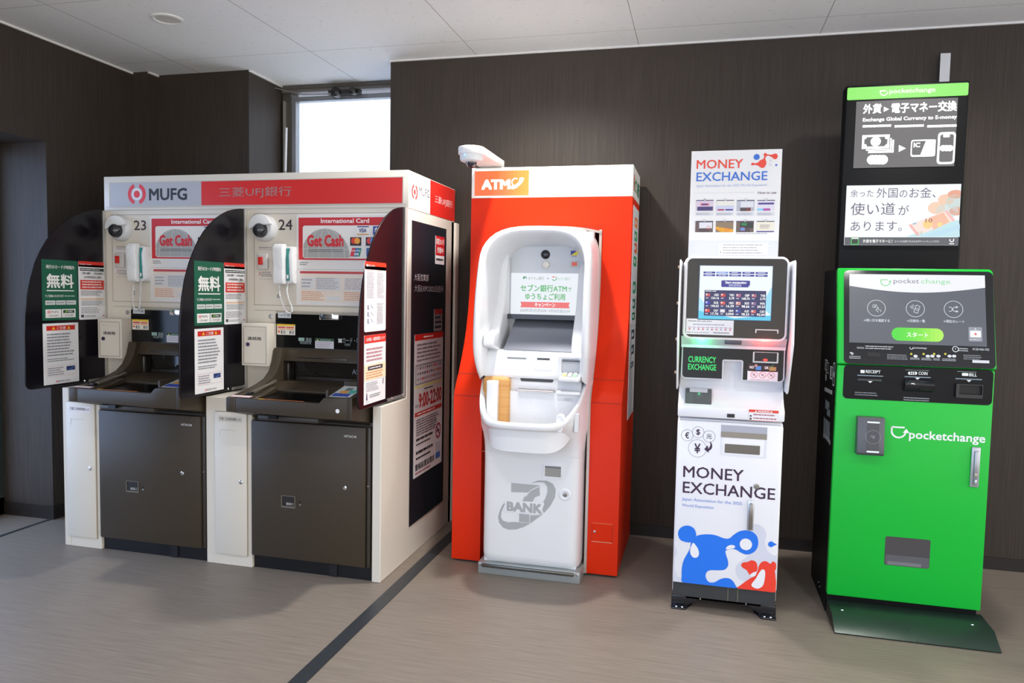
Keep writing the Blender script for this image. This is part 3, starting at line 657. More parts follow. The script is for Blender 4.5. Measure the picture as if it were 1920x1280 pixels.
# ================================================================== THE TWO BROWN CASH MACHINES
def cash_machine(dx, n):
    t = thing('cash_machine', (-1.78+dx, 3.4, 0), 'brown cash machine under the number %s in the cream booth' % n, 'cash machine', 'brown cash machines in the cream booth')
    X = lambda x: x+dx
    MB().box(X(-2.062), X(-1.447), 3.145, 3.9, 0, .065, M('#0c0d11', .4)).box(X(-1.66), X(-1.62), 3.138, 3.15, 0, .06, M('#1a1b20', .4)).build('plinth', t)
    # hidden cabinet body
    MB().box(X(-2.06), X(-1.447), 3.152, 3.95, .065, .74, BROWND).box(X(-2.09), X(-1.447), 3.50, 3.95, .74, 1.222, BROWND).build('body', t)
    m = MB(); yd = 3.118; fr = FY(yd)
    m.box(X(-2.062), X(-1.470), yd, 3.15, .067, .722, BROWN, .006, 2)
    m.text(fr, 'HITACHI', X(-1.575), .672, X(-1.515), .683, M('#c9c9c4', .35), 1, .03)
    door = m.build('door', t)
    m = MB(); m.box(X(-1.466), X(-1.449), 3.128, 3.15, .067, .722, BROWND, .003); m.lathe((X(-1.458), 3.128, .45), (0, -1, 0), [(.004, 0), (.004, .003)], CHROME, 10); m.build('hinge_rail', t)
    m = MB(); c = (X(-1.862), .345)
    m.hole(fr, rr(c[0]-.037, c[1]-.029, c[0]+.037, c[1]+.029, .003, 2), rr(c[0]-.033, c[1]-.021, c[0]+.033, c[1]+.026, .002, 2), 0, .003, M('#6b655b', .35))
    m.rect(fr, c[0]-.033, c[1]-.021, c[0]+.033, c[1]+.026, M('#221f1e', .4), 1); m.text(fr, '連絡口', c[0]-.012, c[1]-.016, c[0]+.026, c[1]-.003, M('#b9b9b4', .4), 2, .02)
    m.build('return_hatch', door)
    m = MB(); m.lathe((X(-1.570), yd, .436), (0, -1, 0), [(.010, 0), (.010, .003), (.006, .004), (.006, .009)], CHROME, 16); m.build('lock', door)
    m = MB(); m.box(X(-1.806), X(-1.796), yd-.001, yd, .343, .352, M('#0a0a0a')).box(X(-1.803), X(-1.796), yd-.002, yd, .332, .340, CHROME); m.build('keyhole', door)
    # tray console
    m = MB(); L, R = X(-2.092), X(-1.462)
    side = [(2.968, .785), (2.968, .850), (3.10, .864), (3.20, .884), (3.27, .905), (3.315, .938), (3.345, .985), (3.365, 1.05), (3.44, 1.05), (3.44, .72), (3.16, .72), (3.13, .745)]
    m.prism(FX(L), side, 0, .050, BROWN, .004, 2)
    m.prism(FX(R), [(2.968, .778), (2.968, .878), (3.02, .88), (3.10, .90), (3.30, .94), (3.345, .985), (3.365, 1.05), (3.44, 1.05), (3.44, .72), (3.16, .72), (3.13, .745)], -.022, 0, BROWN, .004, 2)
    # front apron with stepped right-hand block
    fa = [(L+.05, .785), (X(-1.62), .778), (R-.022, .778), (R-.022, .878), (X(-1.60), .872), (X(-1.625), .846), (L+.05, .850)]
    m.prism(FY(2.968), fa, -.028, 0, BROWN, .004, 2)
    # underside, sloping back to the door head
    m.prism(FX(L+.05), [(2.972, .785), (3.13, .745), (3.16, .722), (3.44, .722), (3.44, .745), (3.17, .745), (3.0, .80)], 0, R-.022-L-.05, BROWND)
    m.prism(FX(L+.05), [(2.995, .845), (3.10, .858), (3.19, .878), (3.19, .82), (2.995, .81)], 0, .075, BROWN, .003, 1)   # left deck
    m.prism(FX(L+.05), [(3.205, .80), (3.205, .862), (3.30, .885), (3.44, .885), (3.44, .80)], 0, X(-1.59)-L-.05, BROWN, .004, 1)                                     # rear deck
    m.prism(FX(L+.07), [(3.06, .872), (3.21, .893), (3.25, .905), (3.25, .892), (3.06, .860)], 0, .022, M('#5d564c', .35), .003, 2)
    m.box(L+.062, L+.085, 3.035, 3.06, .856, .868, M('#1c1917', .3), .002)
    con = m.build('console', t)
    # recessed touch screen
    sf = Fr((X(-1.79), 2.998, .838), (1, 0, 0), (0, .19, .016))
    MB().fbox(sf, L+.128-X(-1.79), 0, X(-1.608)-X(-1.79), .204, -.01, 0, M('#08090b', .2, spec=.12)).build('touch_screen', t)
    # right block: pin pad well
    m = MB(); m.prism(FX(X(-1.592)), [(2.998, .80), (2.998, .874), (3.14, .902), (3.14, .80)], 0, .106, BROWND); m.box(X(-1.605), X(-1.593), 2.996, 3.20, .80, .905, BROWN, .003); m.box(X(-1.60), R-.022, 3.16, 3.44, .80, .925, BROWN, .004); m.box(X(-1.60), R-.022, 2.99, 3.16, .80, .866, BROWND)
    m.build('pin_pad_housing', t)
    kf = Fr((X(-1.54), 2.998, .8745), (1, 0, 0), (0, .142, .028)); m = MB()
    m.rect(kf, -.052, .0, .05, .155, M('#cfd8d8', .35)); m.rect(kf, -.045, .01, .035, .05, I('#2c44a8'), 2); m.rect(kf, -.03, .055, .01, .085, I('#e09a2c'), 2); m.rect(kf, .012, .055, .045, .1, I('#3bb2a0'), 2); m.rect(kf, -.02, .09, .012, .13, I('#6a7a80'), 2)
    m.build('sticker', con, 'small multicoloured sticker')
    tf = Fr((L, 2.972, .8515), (1, 0, 0), (0, .998, .107)); m = MB(); m.rect(tf, .012, .006, .115, .038, I('#e8c9cf'), 1); m.words(tf, .016, .010, .11, .034, 2, INKW, 2, wl=.08); m.build('sticker', con, 'pale pink sticker strip')
    m = MB(); ff = FY(2.968)
    m.prism(Fr((0, 2.968, .8505), (1, 0, 0), (0, 1, 0)), [(L+.165, .002), (X(-1.70), .002), (X(-1.70), .008), (L+.165, .008)], 0, .001, I('#c06a2a')); m.prism(Fr((0, 2.968, .8505), (1, 0, 0), (0, 1, 0)), [(L+.165, .001), (L+.192, .001), (L+.192, .009), (L+.165, .009)], .001, .0015, I('#e0b526'))
    m.build('sticker', con, 'thin orange and yellow sticker strip')
    if n == '24': MB().poly(ff, circ(X(-1.532), .818, .0095), M('#e6e6ea', .3)).build('sticker', con, 'round white sticker')
    m = MB(); m.box(X(-1.90), X(-1.86), 3.01, 3.07, .755, .772, M('#0f0f11', .3)); m.box(X(-1.97), X(-1.66), 3.03, 3.12, .742, .768, BROWND, .008, 2); m.build('under_tray', t)
    # upright fascia with black glass
    m = MB()
    m.box(X(-2.103), X(-1.452), 3.40, 3.50, 1.045, 1.222, BROWND)
    m.prism(FX(X(-2.098)), [(3.402, 1.05), (3.385, 1.02), (3.372, .985), (3.50, .985), (3.50, 1.05)], 0, .645, BROWN, .004, 2)
    m.box(X(-2.08), X(-1.452), 3.47, 3.51, .80, .99, M('#1f1c1a', .35))
    m.box(X(-2.00), X(-1.452), 3.42, 3.47, .875, .905, M('#2a2623', .35), .006, 2)
    m.box(X(-1.97), X(-1.82), 3.378, 3.39, .998, 1.006, M('#08080a', .3)); m.box(X(-1.78), X(-1.69), 3.374, 3.386, .995, 1.008, M('#4a443b', .35), .002)
    m.box(X(-2.098), X(-2.03), 3.41, 3.47, .86, .985, M('#2b2724', .3), .02, 3)
    m.build('fascia', t)
    MB().prism(Fr((0, 3.455, 0), (1, 0, 0), (0, 0, 1)), [(X(-2.02), .975), (X(-1.47), .975), (X(-1.47), .905), (X(-1.99), .905)], 0, .006, M('#1d1b1a', .06)).text(Fr((0, 3.449, 0), (1, 0, 0), (0, 0, 1)), 'ASSY', X(-1.70), .925, X(-1.63), .950, M('#8b9496', .4), 1, .04).build('mirror_panel', t)
    fg = FY(3.397)
    m = MB(); m.fbox(fg, X(-2.101), 1.052, X(-1.454), 1.222, -.003, 0, GLOSSB)
    def pt(s, x0, y0, x1, y1, mt, b=0.0): a_ = fg.px(x0, y1); b_ = fg.px(x1, y0); m.text(fg, s, X(a_[0]), a_[1], X(b_[0]), b_[1], mt, 2, b)
    gt = M('#9aa8a8', .5)
    pt('通帳', 573, 633, 584.5, 641.5, gt); pt('PASSBOOK', 563, 640.5, 584, 644.5, gt)
    a_ = fg.px(560, 639); b_ = fg.px(571, 633); m.rect(fg, X(a_[0]), a_[1], X(b_[0]), b_[1], M('#8fb0a6', .5), 2)
    pt('カード・明細票', 643, 634, 688, 643, gt); pt('CARD', 646, 644, 657, 648, gt); a_ = fg.px(634, 642); b_ = fg.px(642, 635); m.poly(fg, [(X(a_[0]), b_[1]), (X(b_[0]), b_[1]), (X(b_[0]), b_[1]-.005), (X(b_[0])-.003, b_[1]-.005), (X(b_[0])-.001, a_[1]), (X(a_[0])+.001, a_[1]), (X(a_[0])+.003, b_[1]-.005), (X(a_[0]), b_[1]-.005)], M('#cfd4d4', .5), 2)
    gl = m.build('glass_panel', t)
    def st(x0, y0, x1, y1, mt, label, draw):
        a_ = fg.px(x0, y1); b_ = fg.px(x1, y0); q0, q1 = (X(a_[0]), a_[1]), (X(b_[0]), b_[1])
        mb, f2 = sheet(fg, q0[0], q0[1], q1[0], q1[1], mt, .001, .0008); draw(mb, f2, q0[0], q0[1], q1[0], q1[1]); mb.build('sticker', gl, label)
    st(521.5, 586, 545.5, 595.5, M('#d5dce2', .4), 'white machine number sticker', lambda mb, f, a, b_, c, d_: mb.text(f, n+'号機', a+.006, b_+.005, c-.005, d_-.005, I('#55565c'), 1))
    def yel(mb, f, a, b_, c, d_):
        h = d_-b_; w_ = c-a; mb.rect(f, a, d_-h*.17, c, d_, I('#e9c21f'))
        for i, (s0, cc) in enumerate(((.05, '#cf3a35'), (.52, '#d95a35'))):
            mb.rect(f, a+w_*s0, d_-h*.37, a+w_*(s0+.42), d_-h*.24, I(cc)); mb.rect(f, a+w_*s0, d_-h*.52, a+w_*(s0+.42), d_-h*.43, I('#e2a26a')); mb.rect(f, a+w_*(s0+.18), b_+h*.1, a+w_*(s0+.24), b_+h*.4, I('#3a3a40')); mb.rect(f, a+w_*(s0+.28), b_+h*.1, a+w_*(s0+.42), b_+h*.4, I('#a8a8aa'))
        mb.rect(f, a+w_*.06, b_+h*.2, a+w_*.16, b_+h*.38, I('#d5543e'))
    st(519.5, 608, 553.5, 627, M('#e8e4d8', .4), 'white and yellow information sticker', yel)
    def grn(mb, f, a, b_, c, d_):
        h = d_-b_; mb.rect(f, a, d_-h*.26, c, d_, I('#1e4a34')); mb.poly(f, [(a+.01, d_-h*.24), (a+.02, d_-h*.24), (a+.015, d_-h*.04)], I('#d8cf5a'), 2); mb.words(f, a+.03, d_-h*.22, c-.012, d_-h*.06, 1, I('#93b09a'), 2, wl=.1); mb.words(f, a+.006, b_+h*.1, c-.006, d_-h*.34, 3, I('#b3a7bb'), 2, wl=.06)
    st(591, 635, 626, 652.5, M('#d3d5dc', .4), 'white sticker with a dark green heading', grn)
    m = MB(); a_ = fg.px(602, 599); b_ = fg.px(638, 589); m.box(X(a_[0]), X(b_[0]), 3.378, 3.397, a_[1], b_[1], CHROME, .004, 2); m.build('mirror', t)
    return t
cash_machine(0, '24'); cash_machine(-PITCH, '23')

# ================================================================== ORANGE KIOSK SHELL
KX0, KX1, OX0, OX1 = -1.178, -.348, -1.03, -.497
shell = thing('kiosk_enclosure', (-.763, 3.85, 0), 'tall orange kiosk shell with a white lit header, standing around the white cash machine', 'kiosk')
KP = [(3.508, .012), (3.508, .838), (3.54, .895), (3.575, .940), (3.62, 1.01), (3.66, 1.08), (3.695, 1.16), (3.722, 1.25), (3.74, 1.35), (3.748, 1.45), (3.75, 1.835)]
full = KP + [(4.15, 1.835), (4.15, .012)]
m = MB()
m.prism(FX(KX1), full, -(KX1-OX1), 0, ORANGE); m.prism(FX(KX0), full, 0, OX0-KX0, ORANGE)
# head of the opening, cut to the arch of the machine's hood
arch = [(OX0, 1.835), (OX0, 1.60)]
for i in range(13):
    t_ = i/12; arch.append((OX0+(OX1-OX0)*t_, 1.592+.098*math.sin(math.pi*(.10+t_*.66))**.8))
arch.append((OX1, 1.835)); arch.append((OX0, 1.835)) if False else None
m.prism(FY(3.75), arch, -.30, 0, ORANGE)
m.box(OX0-.01, OX1+.01, 4.10, 4.15, .012, 1.835, ORANGE)
SEAM = M('#8a2408', .6)
fk = FY(3.75)
m.rect(fk, KX0, 1.682, KX1, 1.6845, SEAM, 1)
def wrapline(z, y):      # seam across the two wings at height z
    f_ = FY(y); m.rect(f_, KX0, z, OX0, z+.0025, SEAM, 2); m.rect(f_, OX1, z, KX1, z+.0025, SEAM, 2)
wrapline(.8375, 3.507)
f_ = Fr((0, 3.575, .940), (1, 0, 0), (0, .035, .045)); m.rect(f_, KX0, 0, OX0, .003, SEAM, 2); m.rect(f_, OX1, 0, KX1, .003, SEAM, 2)
m.build('shell_panel', shell)
# plinth
MB().box(KX0+.02, KX1-.02, 3.53, 4.14, 0, .012, DARK).build('plinth', shell)
# small hatch on the right wing
fl = FY(3.508); m = MB(); a = fl.px(1109, 1014); b = fl.px(1149, 983)
m.fbox(fl, a[0], a[1], b[0], b[1], 0, .0012, ORANGE); f2 = fl.off(.0012)
m.line(f2, [(a[0], a[1]), (b[0], a[1])], .003, M('#d9a27e', .4), 1); m.line(f2, [(a[0], b[1]), (b[0], b[1])], .002, M('#d9905e', .4), 1)
m.line(f2, [(a[0], a[1]), (a[0], b[1])], .0016, SEAM, 1); m.line(f2, [(b[0], a[1]), (b[0], b[1])], .0016, SEAM, 1)
hh = m.build('hatch', shell)
c = fl.px(1115, 996); MB().lathe((c[0], 3.507, c[1]), (0, -1, 0), [(.006, 0), (.006, .003), (.003, .004)], STEEL, 12).build('lock', hh)
# metal edge of the opening
m = MB(); kp2 = [(y-.006, z) for y, z in KP]; out = [(y-.006, z) for y, z in KP if z < 1.6]+[(3.744, 1.672)]; inn = [(y+.02, z) for y, z in out]
m.prism(FX(OX1), out+inn[::-1], -.010, .003, M('#b9aca2', .35, metal=.3))
ar = arch[2:15]; top = [(u, v+.0) for u, v in ar]; m.prism(FY(3.744), [p for p in ar[5:]]+[(u, v-.012) for u, v in ar[5:]][::-1], -.03, .004, M('#a79c92', .35, metal=.3))
m.build('opening_trim', shell)
# header light box
HW = M('#fbfbf8', .35)
m = MB(); m.box(KX0, KX1, 3.75, 4.15, 1.8355, 1.990, M('#f2f1ec', .35), .002, 1)
m.fbox(fk, KX0+.022, 1.842, KX1-.006, 1.983, 0, .0015, E('#fffdf6', 1.15))
f2 = fk.off(.0015); a = fk.px(890, 367.5); b = fk.px(992, 319)
N = 14
cols = ['#ff6a24', '#ff6a24', '#ff6b24', '#ff6e25', '#ff7226', '#ff7828', '#ff7e2a', '#ff862a', '#ff9029', '#ff9a29', '#ffa528', '#ffb02a', '#ffb92c', '#ffbf30']
for i in range(N):
    u0 = a[0]+(b[0]-a[0])*i/N; m.rect(f2, u0, a[1], a[0]+(b[0]-a[0])*(i+1)/N+.0002, b[1], E(cols[i], 1.05), 1)
LW = E('#ffffff', 2.2)
m.ptext(f2, 'ATM', 903, 355.5, 957, 336, LW, 2, .06)
c = f2.px(966, 346); sw = [(c[0]-.038, c[1]-.012), (c[0]-.006, c[1]-.022), (c[0]+.028, c[1]+.0), (c[0]+.046, c[1]+.030), (c[0]+.024, c[1]+.034), (c[0]+.020, c[1]+.015), (c[0]-.002, c[1]-.002)]
m.poly(f2, bez(sw, 6), LW, 2)
m.ring(f2, c[0]+.002, c[1]+.012, .016, .022, LW, 3, 16, 60, 250)
m.build('header_light_box', shell)
# right-hand side graphics
fs = FX(KX1); m = MB()
m.fbox(fs, 3.80, .715, 4.12, 1.80, 0, .002, M('#e6eaee', .35)); f2 = fs.off(.002)
for i, (cc, z, h) in enumerate((('#f08436', 1.70, .05), ('#2f9e5b', 1.63, .05), ('#e5562e', 1.57, .05), ('#2f9e5b', 1.50, .05), ('#3a9a6c', 1.36, .06), ('#2a7c5c', 1.28, .05), ('#2a7c5c', 1.22, .04), ('#344a50', 1.12, .05), ('#344a50', 1.04, .05), ('#4a5a60', .97, .03))):
    m.rect(f2, 3.88+.01*(i % 3), z, 4.04, z+h, I(cc)); m.rect(f2, 3.90, z+h*.3, 3.97, z+h*.7, I('#e6eaee'), 2)
m.build('side_sticker', shell)
m = MB(); fs1 = FX(KX1+.0002)
m.text(fs1, 'セブン銀行', 3.83, 1.865, 4.12, 1.945, I('#2e8c5a'), 1, .04); m.rect(fs1, 3.79, 1.87, 3.825, 1.95, I('#e0632c'), 1)
m.build('side_lettering', shell)

# dome camera on its arm
acx, ay = -1.088, 3.52
ft = FY(3.75); ra = ft.px(941, 312)[0]; hw = .062; acx = ra-hw
t = thing('security_camera', (acx, 3.72, 1.992), 'white dome camera on an arm jutting from the top of the orange kiosk', 'camera')
yt = 3.375
pts = [(acx+hw, 3.80), (acx-hw, 3.80), (acx-hw, yt+.05)]
pts += [(acx-hw*math.cos(math.radians(a)), yt+.05-hw*math.sin(math.radians(a))) for a in range(15, 180, 15)] + [(acx+hw, yt+.05)]
MB().prism(FZ(1.992), pts, 0.004, .040, M('#f4f4f2', .3), .004, 2).build('arm', t)
cz = 1.996; cy = yt+.052
MB().lathe((acx, cy, cz), (0, 0, -1), [(.054, 0), (.055, .018), (.052, .028), (.040, .034)], M('#e6e8ea', .3), 36).build('housing', t)
MB().lathe((acx, cy, cz-.033), (0, 0, -1), [(.027, 0), (.026, .010), (.020, .020), (.011, .026), (.001, .028)], M('#2c2730', .05, spec=.9), 28).build('lens', t)
lp = V3((acx, cy, cz-.008))+(V3((-.3, -.95, 0)).normalized()*.0555)
MB().lathe(lp, (-.3, -.95, 0), [(.003, 0), (.002, .002)], E('#58b7ff', 6), 10).build('indicator_light', t)

# ================================================================== WHITE CASH MACHINE
SX = -.757
atm = thing('cash_machine', (SX, 3.6, 0), 'white curved cash machine with a hooded screen inside the orange kiosk', 'cash machine')
WH = M('#e9ebee', .25, var=.03, spec=.5); WHI = M('#dcdee2', .32)
def sect(w, yf, z, a=.32, b=.32, zf=None, yb=3.72, n=40):
    """half outline of the body: from back left round the front to back right; zf(y) gives the height"""
    out = []
    for i in range(n+1):
        th = math.pi+math.pi*i/n; c, s_ = math.cos(th), -math.sin(th)
        x = SX+w*math.copysign(abs(c)**a, c); y = yb-(yb-yf)*(abs(s_)**b)
        out.append(V3((x, y, z if zf is None else zf(y))))
    return out
rimz = lambda y: .775+.17*min(1, max(0, (y-3.185)/.245))**1.35
rim = dict(w=.262, yf=3.185, a=.50, b=.62)
m = MB()
body = [sect(.236, 3.412, .062, .18, .18), sect(.238, 3.400, .075, .18, .18), sect(.239, 3.395, .10, .18, .18), sect(.239, 3.395, .56, .18, .18), sect(.240, 3.39, .60, .19, .19),
        sect(.243, 3.375, .64, .22, .24), sect(.248, 3.335, .685, .28, .34), sect(.255, 3.27, .725, .38, .46)]
def rs(dw, dy, dz): return sect(rim['w']+dw, rim['yf']+dy, 0, rim['a'], rim['b'], lambda y, dy=dy, dz=dz: rimz(y-dy)+dz)
body += [rs(-.002, .012, -.034), rs(0, .002, -.026), rs(.001, 0, -.014), rs(-.001, .003, -.003), rs(-.008, .010, .001), rs(-.018, .022, -.001), rs(-.024, .030, -.010), rs(-.03, .04, -.06), rs(-.035, .05, -.14)]
m.loft(body, WH)
m.build('body', atm, sharp=50)
# bottom closing and base bracket
m = MB(); m.box(SX-.245, SX+.25, 3.385, 3.70, 0.0, .056, M('#9fa6a6', .35, metal=.4), .003)
m.box(SX-.225, SX+.222, 3.372, 3.388, .036, .052, M('#6d6c66', .25, metal=.8), .004)
m.build('base_bracket', atm)
for x in (SX-.236, SX+.236): MB().lathe((x, 3.386, .044), (0, -1, 0), [(.007, 0), (.007, .003), (.004, .006)], CHROME, 12).build('bolt', atm)
MB().box(SX-.225, SX+.225, 3.42, 3.70, .056, .70, WHI).build('inner_body', atm)
# door details
fd = FY(3.3945); m = MB()
m.rect(fd, SX-.237, .5935, SX+.237, .5945, M('#b9bbc0', .5), 1)
m.build('door_seam', atm)
a = fd.px(1020, 893); b = fd.px(1053, 874)
m = MB(); m.hole(fd, rr(a[0]-.003, a[1]-.006, b[0]+.003, b[1]+.004, .003, 2), rr(a[0]+.004, a[1]+.002, b[0]-.002, b[1]-.002, .002, 2), -.001, .004, WH)
m.rect(fd, a[0]+.004, a[1]+.002, b[0]-.002, b[1]-.002, M('#9a9892', .35), 1); m.rect(fd, a[0]+.004, b[1]-.012, b[0]-.002, b[1]-.002, M('#77767a', .4), 2); m.build('window', atm)
c = fd.px(1059, 927)
m = MB(); m.lathe((c[0], 3.395, c[1]), (0, -1, 0), [(.031, 0), (.027, .003), (.021, .004), (.016, .001)], WH, 28); bz = m.build('lock_bezel', atm)
MB().lathe((c[0]+.002, 3.395, c[1]), (0, -1, 0), [(.010, 0), (.010, .006), (.005, .007)], M('#98928e', .3, metal=.7), 16).build('lock', bz)
# big grey emblem on the door
LG = M('#a9acae', .45)
def dp(zx, zy): return fd.px(840+zx/4.129, 800+zy/4.129)   # points read in the enlarged photo crop
def outline(P): return [dp(*p) for p in P]
m = MB()
m.poly(fd, outline([(490, 434), (708, 452), (712, 530), (672, 545), (655, 582), (576, 574), (592, 540), (625, 508), (490, 504)]), LG, 1)
m.line(fd, outline([(600, 540), (640, 490), (700, 462), (722, 455)]), .0035, WH, 2)
# sweeping oval: outer ellipse minus a shifted inner one
swo = [(640, 436), (700, 414), (765, 416), (812, 440), (834, 485), (828, 545), (790, 615), (740, 668), (700, 700), (640, 745), (585, 775), (530, 793), (470, 796), (425, 778), (395, 740), (388, 695), (400, 650), (425, 600), (447, 583), (430, 620), (412, 660), (410, 700), (425, 725), (465, 738), (520, 735), (545, 738), (560, 742), (635, 746), (635, 684), (700, 683), (735, 672), (720, 640), (742, 590), (730, 592), (752, 560), (772, 500), (768, 460), (745, 430), (700, 428)]
m.poly(fd, outline(swo), LG, 1)
m.poly(fd, outline([(552, 670), (632, 678), (632, 742), (552, 736)]), LG, 2)
m.line(fd, outline([(634, 676), (634, 744)]), .003, WH, 3)
a = dp(453, 648); b = dp(735, 578)
m.poly(fd, outline([(440, 566), (742, 584), (746, 596), (730, 640), (744, 672), (440, 658)]), WH, 3)
vs, fs, _a = text_geo('BANK', .06); q0, q1, q2 = dp(455, 648), dp(730, 672), dp(455, 574)
m.add([fd.w(q0[0]+(q1[0]-q0[0])*x+(q2[0]-q0[0])*y, q0[1]+(q1[1]-q0[1])*x+(q2[1]-q0[1])*y, 4*LAY+z) for x, y, z in vs], fs, LG)
m.build('emblem', atm)

# hood: arched shell round the screens
def hsec(w, top, bot, yf, lean, n=44, e=(.62, .85), cx=SX+.0):
    """arched outline from the bottom left tip, over the top, to the bottom right tip"""
    out = []
    for i in range(n+1):
        t_ = i/n
        if t_ < .3: x = -1; z = bot+(top-.17-bot)*(t_/.3); 
        elif t_ > .7: x = 1; z = bot+(top-.17-bot)*((1-t_)/.3)
        else:
            a_ = math.pi*(1-(t_-.3)/.4); c, s_ = math.cos(a_), math.sin(a_); x = math.copysign(abs(c)**e[0], c); z = top-.17+.17*abs(s_)**e[1]
        k = max(0, min(1, (z-1.15)/(1.66-1.15))); kb = max(0, min(1, (1.12-z)/.2))
        ww = w*(1-.03*k*k)*(1-.05*kb*kb)
        out.append(V3((cx+ww*x, yf+lean*k*k+.10*kb*kb, z)))
    return out
m = MB()
H0 = [hsec(.258, 1.675, .945, 3.745, 0, e=(.38, .6)), hsec(.264, 1.676, .938, 3.60, .03, e=(.42, .64)), hsec(.270, 1.672, .935, 3.48, .07, e=(.5, .72)), hsec(.272, 1.668, .932, 3.36, .12), hsec(.270, 1.666, .932, 3.325, .13), hsec(.262, 1.658, .940, 3.308, .135), hsec(.252, 1.648, .948, 3.306, .135), hsec(.243, 1.640, .955, 3.312, .135), hsec(.238, 1.632, .960, 3.335, .135), hsec(.228, 1.615, .965, 3.45, .10), hsec(.205, 1.590, .97, 3.64, .02)]
for r_ in H0:
    pass
m.loft(H0, WH, flip=True)
m.build('hood', atm, sharp=60)
# inside face with camera, promo screen
ym = 3.650; fi = FY(ym)
m = MB(); m.box(SX-.235, SX+.235, ym, ym+.05, 1.24, 1.655, M('#ccd0d4', .35))
m.box(SX-.235, SX+.235, ym, ym+.05, .94, 1.24, WHI)
ins = m.build('inner_panel', atm)
m = MB(); c = fi.px(1013, 452); c = (c[0]-.002, c[1])
m.poly(fi, circ(c[0], c[1], .172, 40, .028), M('#c3c7cc', .4, bump=.5, bscale=900), 1); m.build('speaker_grille', ins)
c = fi.px(1023, 477); MB().lathe((c[0], ym, c[1]), (0, -1, 0), [(.0225, 0), (.0225, .004), (.019, .008), (.008, .011)], M('#1c1c20', .08), 28).build('camera_lens', ins)
c = fi.px(1024, 496); MB().lathe((c[0], ym, c[1]), (0, -1, 0), [(.020, 0), (.020, .004), (.015, .014), (.006, .018)], M('#e9e4dc', .08, spec=.8), 28).build('sensor_dome', ins)
a = fi.px(1070, 481); b = fi.px(1083, 470)
m = MB(); m.rect(fi, a[0]-.001, a[1]-.001, b[0], b[1], M('#e4e4e6', .4), 1); z_ = a[1]+.006; m.poly(fi, [(a[0], z_), (a[0], b[1]), (b[0], b[1])], I('#454a9c'), 2); m.poly(fi, [(a[0], z_), (b[0], b[1]), (b[0], z_)], I('#f2dd30'), 2)
m.text(fi, 'SECOM', a[0]+.004, a[1]-.0005, b[0]-.004, a[1]+.0045, I('#454a9c'), 3, .03); m.build('sticker', ins, 'small blue and yellow square sticker')
a = fi.px(1068, 501); b = fi.px(1086.5, 489)
m = MB(); m.fbox(fi, a[0], a[1], b[0], b[1], 0, .003, M('#c9cacc', .4), .001, 1, r=.004); m.fbox(fi, a[0]+.011, a[1]+.007, b[0]-.011, b[1]-.006, .003, .006, M('#ee6a4c', .4), .001, 1); m.build('call_button', ins)
# promotion screen
a = fi.px(957.5, 588.5); b = fi.px(1088, 513)
m = MB(); m.fbox(fi, a[0], a[1], b[0], b[1], 0, .003, E('#eef2f8', .93)); f2 = fi.off(.003)
def sx(zx, zy): return f2.px(880+zx/5.335, 400+zy/5.335)
def stx(mb, s, x0, y0, x1, y1, mt, bold=0.0, l=2): a_ = sx(x0, y1); b_ = sx(x1, y0); mb.text(f2, s, a_[0], a_[1], b_[0], b_[1], mt, l, bold)
g1, g2 = E('#5db865', .9), E('#8b9098', .8)
stx(m, 'ゆうちょ銀行', 592, 634, 748, 664, E('#8d9d9a', .9)); stx(m, '×', 776, 642, 796, 660, g2); stx(m, 'セブン銀行', 882, 640, 1008, 668, E('#8fc0a0', .9))
a_ = sx(534, 655); b_ = sx(576, 630); m.poly(f2, [a_, (a_[0]+.004, b_[1]), (b_[0], b_[1]), (b_[0]-.01, (a_[1]+b_[1])/2), (a_[0]+.022, a_[1]), (a_[0]+.02, b_[1]-.006), (a_[0]+.012, b_[1]-.006), (a_[0]+.008, a_[1])], E('#4f9a62', .9), 2)
c = sx(850, 648); m.ring(f2, c[0], c[1], .009, .013, E('#6fb87e', .9), 2, 16, 200, 400); m.rect(f2, c[0]-.010, c[1]+.004, c[0]+.003, c[1]+.009, E('#ec6a4a', .9), 3)
stx(m, 'セブン銀行ATM', 512, 716, 978, 780, g1, .04); stx(m, 'で', 988, 742, 1022, 782, g1, .03); stx(m, 'ゆうちょご利用', 560, 802, 960, 862, g1, .04)
P_ = [(510, 882), (1006, 892), (994, 920), (1004, 950), (510, 938), (522, 910)]; m.poly(f2, [sx(*p) for p in P_], E('#ee6d66', .95), 2); stx(m, 'キャンペーン', 655, 896, 860, 934, E('#ffffff', 1), .04, 3)
stx(m, '2025年3月3日(月)0:00～5月30日(金)23:59', 508, 962, 1006, 988, g2, .01)
m.build('promotion_screen', ins)
# lower touch screen, tilted toward the user
P0, P1 = V3((0, 3.640, 1.222)), V3((0, 3.445, 1.083))
ts = Fr(P1, (1, 0, 0), (P0-P1)); TL = (P0-P1).length
m = MB(); m.box(SX-.185, SX+.18, 3.60, 3.65, 1.222, 1.245, M('#34373b', .25)); m.build('screen_bezel', atm)
a = ts.px(945, 656)[0]; b = ts.px(1080, 660)[0]
m = MB(); m.prism(ts, [(a-.004, -.004), (b+.004, -.004), (b-.004, TL), (a+.004, TL)], -.02, 0, M('#8d909b', .22, spec=.8, var=.02, metal=.6)); m.build('touch_screen', atm)
# side guides of the recess
for sgn, x in ((-1, SX-.178), (1, SX+.172)):
    m = MB(); pr = [(3.65, 1.60), (3.60, 1.56), (3.585, 1.45), (3.55, 1.30), (3.46, 1.17), (3.36, 1.155), (3.35, 1.10), (3.42, 1.085), (3.50, 1.06), (3.65, 1.06)] if sgn < 0 else [(3.65, 1.50), (3.60, 1.45), (3.56, 1.30), (3.46, 1.15), (3.44, 1.08), (3.46, .96), (3.65, .96)]
    m.prism(FX(x), pr, -.052 if sgn < 0 else 0, 0 if sgn < 0 else .055, WH, .010, 3); m.build('side_guide', atm)
